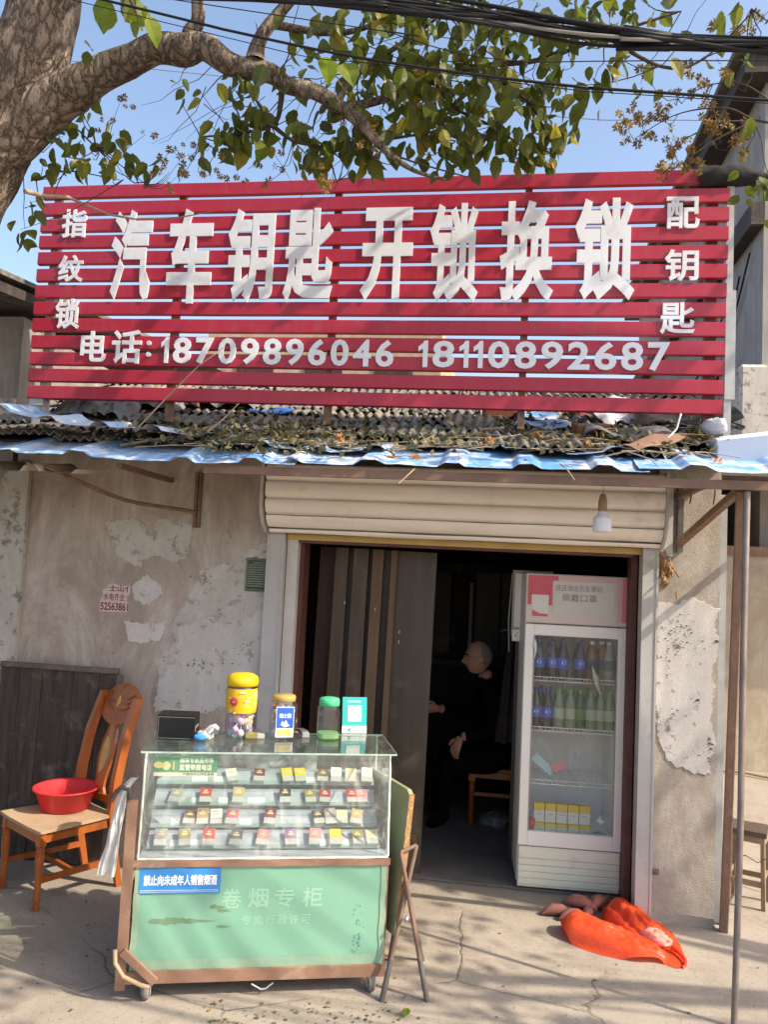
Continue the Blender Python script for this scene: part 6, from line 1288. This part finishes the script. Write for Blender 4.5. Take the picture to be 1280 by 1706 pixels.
# ------------------------------------------------------------------ the seated man
def skin_mesh(nodes, edges, sub=2):
    me = bpy.data.meshes.new('sk'); me.from_pydata([n[0] for n in nodes], edges, []); o = bpy.data.objects.new('sk', me); COL.objects.link(o)
    md = o.modifiers.new('s', 'SKIN'); md.use_smooth_shade = True; sd = o.modifiers.new('d', 'SUBSURF'); sd.levels = sub
    for i, n in enumerate(nodes):
        r = n[1]; r = r if isinstance(r, tuple) else (r, r); me.skin_vertices[0].data[i].radius = r
    me.skin_vertices[0].data[0].use_root = True
    ev = o.evaluated_get(bpy.context.evaluated_depsgraph_get()); m2 = bpy.data.meshes.new_from_object(ev)
    vs = [v.co[:] for v in m2.vertices]; fs = [list(p.vertices) for p in m2.polygons]
    bpy.data.objects.remove(o); bpy.data.meshes.remove(me); bpy.data.meshes.remove(m2); return vs, fs
man = T('person', 'seated person in dark jacket turning their head aside inside the shop', 'person', (.0, 1.36, 0))
# local frame: the man faces -x (towards the boards), a little towards the street
ND = [((.03, .05, .50), (.15, .13)), ((.04, .05, .66), (.145, .125)), ((.02, .03, .82), (.155, .125)), ((-.02, .0, .96), (.16, .12)), ((-.07, -.03, 1.045), (.07, .065)), ((-.10, -.05, 1.11), (.06, .06)),
      # right arm (street side): shoulder, elbow, wrist
      ((-.03, -.16, .965), .068), ((.0, -.24, .74), .052), ((-.16, -.28, .685), .042), ((-.235, -.285, .675), .03),
      # left arm: reaches forward to the boards
      ((-.05, .17, .955), .066), ((-.20, .22, .76), .05), ((-.36, .10, .79), .04), ((-.42, .05, .80), .03),
      # legs
      ((-.0, -.09, .475), .10), ((-.33, -.17, .47), .075), ((-.34, -.17, .25), .055), ((-.33, -.17, .09), .042), ((-.40, -.18, .045), .038), ((-.46, -.18, .035), .03),
      ((-.0, .15, .475), .10), ((-.36, .20, .47), .075), ((-.36, .2, .25), .055), ((-.35, .2, .09), .042), ((-.42, .21, .045), .038), ((-.48, .21, .035), .03)]
ED = [(0, 1), (1, 2), (2, 3), (3, 4), (4, 5), (3, 6), (6, 7), (7, 8), (8, 9), (3, 10), (10, 11), (11, 12), (12, 13), (0, 14), (14, 15), (15, 16), (16, 17), (17, 18), (18, 19), (0, 20), (20, 21), (21, 22), (22, 23), (23, 24), (24, 25)]
vs, fs = skin_mesh(ND, ED); body = MB()
hand_pts = [V(ND[9][0]), V(ND[13][0])]
def bmat(c):
    if c.z > 1.06 and (V((c.x, c.y)) - V((-.095, -.047))).length < .082: return 1
    if (c-hand_pts[0]).length < .045 or (c-hand_pts[1]).length < .045: return 1
    return 0
for f in fs:
    c = sum((V(vs[i]) for i in f), V())/len(f); body.mi = bmat(c); body.m.append(body.mi); body.s.append(True)
body.v = list(vs); body.f = [list(f) for f in fs]
# head: face towards -x
HM = TR(-.135, -.06, 1.205) @ RZ(rd(12)) @ RY(rd(-6))
def head(u, v):
    d = V((sin(pi*v)*cos(2*pi*u), sin(pi*v)*sin(2*pi*u), cos(pi*v)))
    x, y, z = d.x*.098, d.y*.074, d.z*.118
    if z < 0: k = 1 - .30*(-z/.118)**1.5; y *= k; x = x*(1-.12*(-z/.118)) - .016*(-z/.118)
    if d.x > .3 and z > -.05: x *= 1.04
    if d.x < 0:
        n = math.exp(-((y/.015)**2) - ((z+.02)/.022)**2); x -= .034*n
        x -= .006*math.exp(-((y/.03)**2) - ((z-.022)/.012)**2)
        for s in (-1, 1): x += .010*math.exp(-(((y-s*.03)/.013)**2) - ((z-.005)/.012)**2)
        x -= .007*math.exp(-((y/.022)**2) - ((z+.062)/.010)**2); x += .005*math.exp(-((y/.024)**2) - ((z+.052)/.004)**2)
        x -= .010*math.exp(-((y/.02)**2) - ((z+.095)/.016)**2)
    return (x, y, z)
body.mi = 1; body.grid(head, 48, 36, HM)
for s in (-1, 1):
    body.lathe([(.002, .006), (.014, .007), (.018, .002), (.015, -.006)], 12, HM @ TR(.012, s*.074, -.008) @ RX(-s*1.45) @ Mx.Diagonal((.85, 1.5, 1, 1)))
def hand(w_, d, side, up_, curl, spread=.011):
    d = V(d).normalized(); side = V(side).normalized(); nrm = d.cross(side)
    P = [w_, w_ + d*.045, w_ + d*.085]; body.mi = 1
    body.grid(lambda u, v: tuple(P[0].lerp(P[2], v) + side*(.040*(.7+.35*v))*cos(2*pi*u) + nrm*(.016*(1-.2*v))*sin(2*pi*u)), 14, 6)
    L = (.068, .078, .073, .058)
    for k in range(4):
        b = P[2] - d*.008 + side*(-.03+.02*k); q = [b]; dir_ = d.copy()
        for j in range(3):
            dir_ = (dir_ + nrm*curl*(.6+.3*j)).normalized(); q.append(q[-1] + dir_*L[k]*(.45, .33, .22)[j])
        body.tube(q, [.0095, .009, .008, .006], 8)
    b = w_ + d*.03 + side*.032; body.tube([b, b + (d*.6+side*.6)*.032, b + (d*1.0+side*.5)*.055], [.0115, .010, .007], 8)
hand(V((-.235, -.285, .672)), (-.35, -.12, -.9), (-.75, .55, .25), None, .35)
hand(V((-.42, .05, .80)), (-.9, -.35, .0), (.1, -.3, .95), None, .75)
body.build('body', [M_COAT, M_SKIN], man)
hair = MB(); hair.grid(lambda u, v: tuple(V(head(u, v))*1.025) , 48, 36, HM)
keep = [(f, i) for i, f in enumerate(hair.f) if (lambda c: c.x > .012 and -.055 < c.z < .092)(sum((HM.inverted() @ V(hair.v[j]) for j in f), V())/len(f))]
hair.f = [k[0] for k in keep]; hair.m = [0]*len(keep); hair.s = [True]*len(keep); hair.build('hair', M_HAIR, man)
g_ = MB()
for s in (-1, 1): g_.tube([HM @ V((-.104, s*.05, .008)), HM @ V((-.09, s*.068, .01)), HM @ V((.0, s*.081, .008))], .0018, 5); g_.lathe([(.018, 0), (.0195, .001), (.018, .002)], 14, HM @ TR(-.106, s*.03, .004) @ RY(pi/2))
g_.build('glasses', M_GALV, man)
for s in (-1, 1):
    MB().lathe([(0, .009), (.007, .006), (.009, 0), (.006, -.006), (0, -.009)], 10, HM @ TR(-.080, s*.029, .004)).build('eye', M_HAIR, man); MB().tube([HM @ V((-.100, s*.014, .027)), HM @ V((-.100, s*.03, .031)), HM @ V((-.086, s*.048, .026))], .0035, 6).build('eyebrow', M_COAT, man)
MB().tube([HM @ V((-.105, -.02, -.056)), HM @ V((-.112, 0, -.055)), HM @ V((-.105, .02, -.056))], .003, 6).build('mouth', pm('lips', (.22, .09, .07), None, 9, .6, 0), man)
c_ = MB(); c_.tube([(-.16, -.09, 1.055), (-.14, -.115, 1.02), (-.06, -.12, 1.035), (.02, -.06, 1.06), (.03, .02, 1.06), (-.04, .07, 1.045), (-.13, .03, 1.02), (-.16, -.03, 1.01)], .022, 8); c_.build('collar', M_COAT, man)
c_ = MB(); c_.lathe([(0, .006), (.008, .004), (.009, 0)], 10, face((-.13, -.19, .50))); c_.build('button', M_LETTER, man)
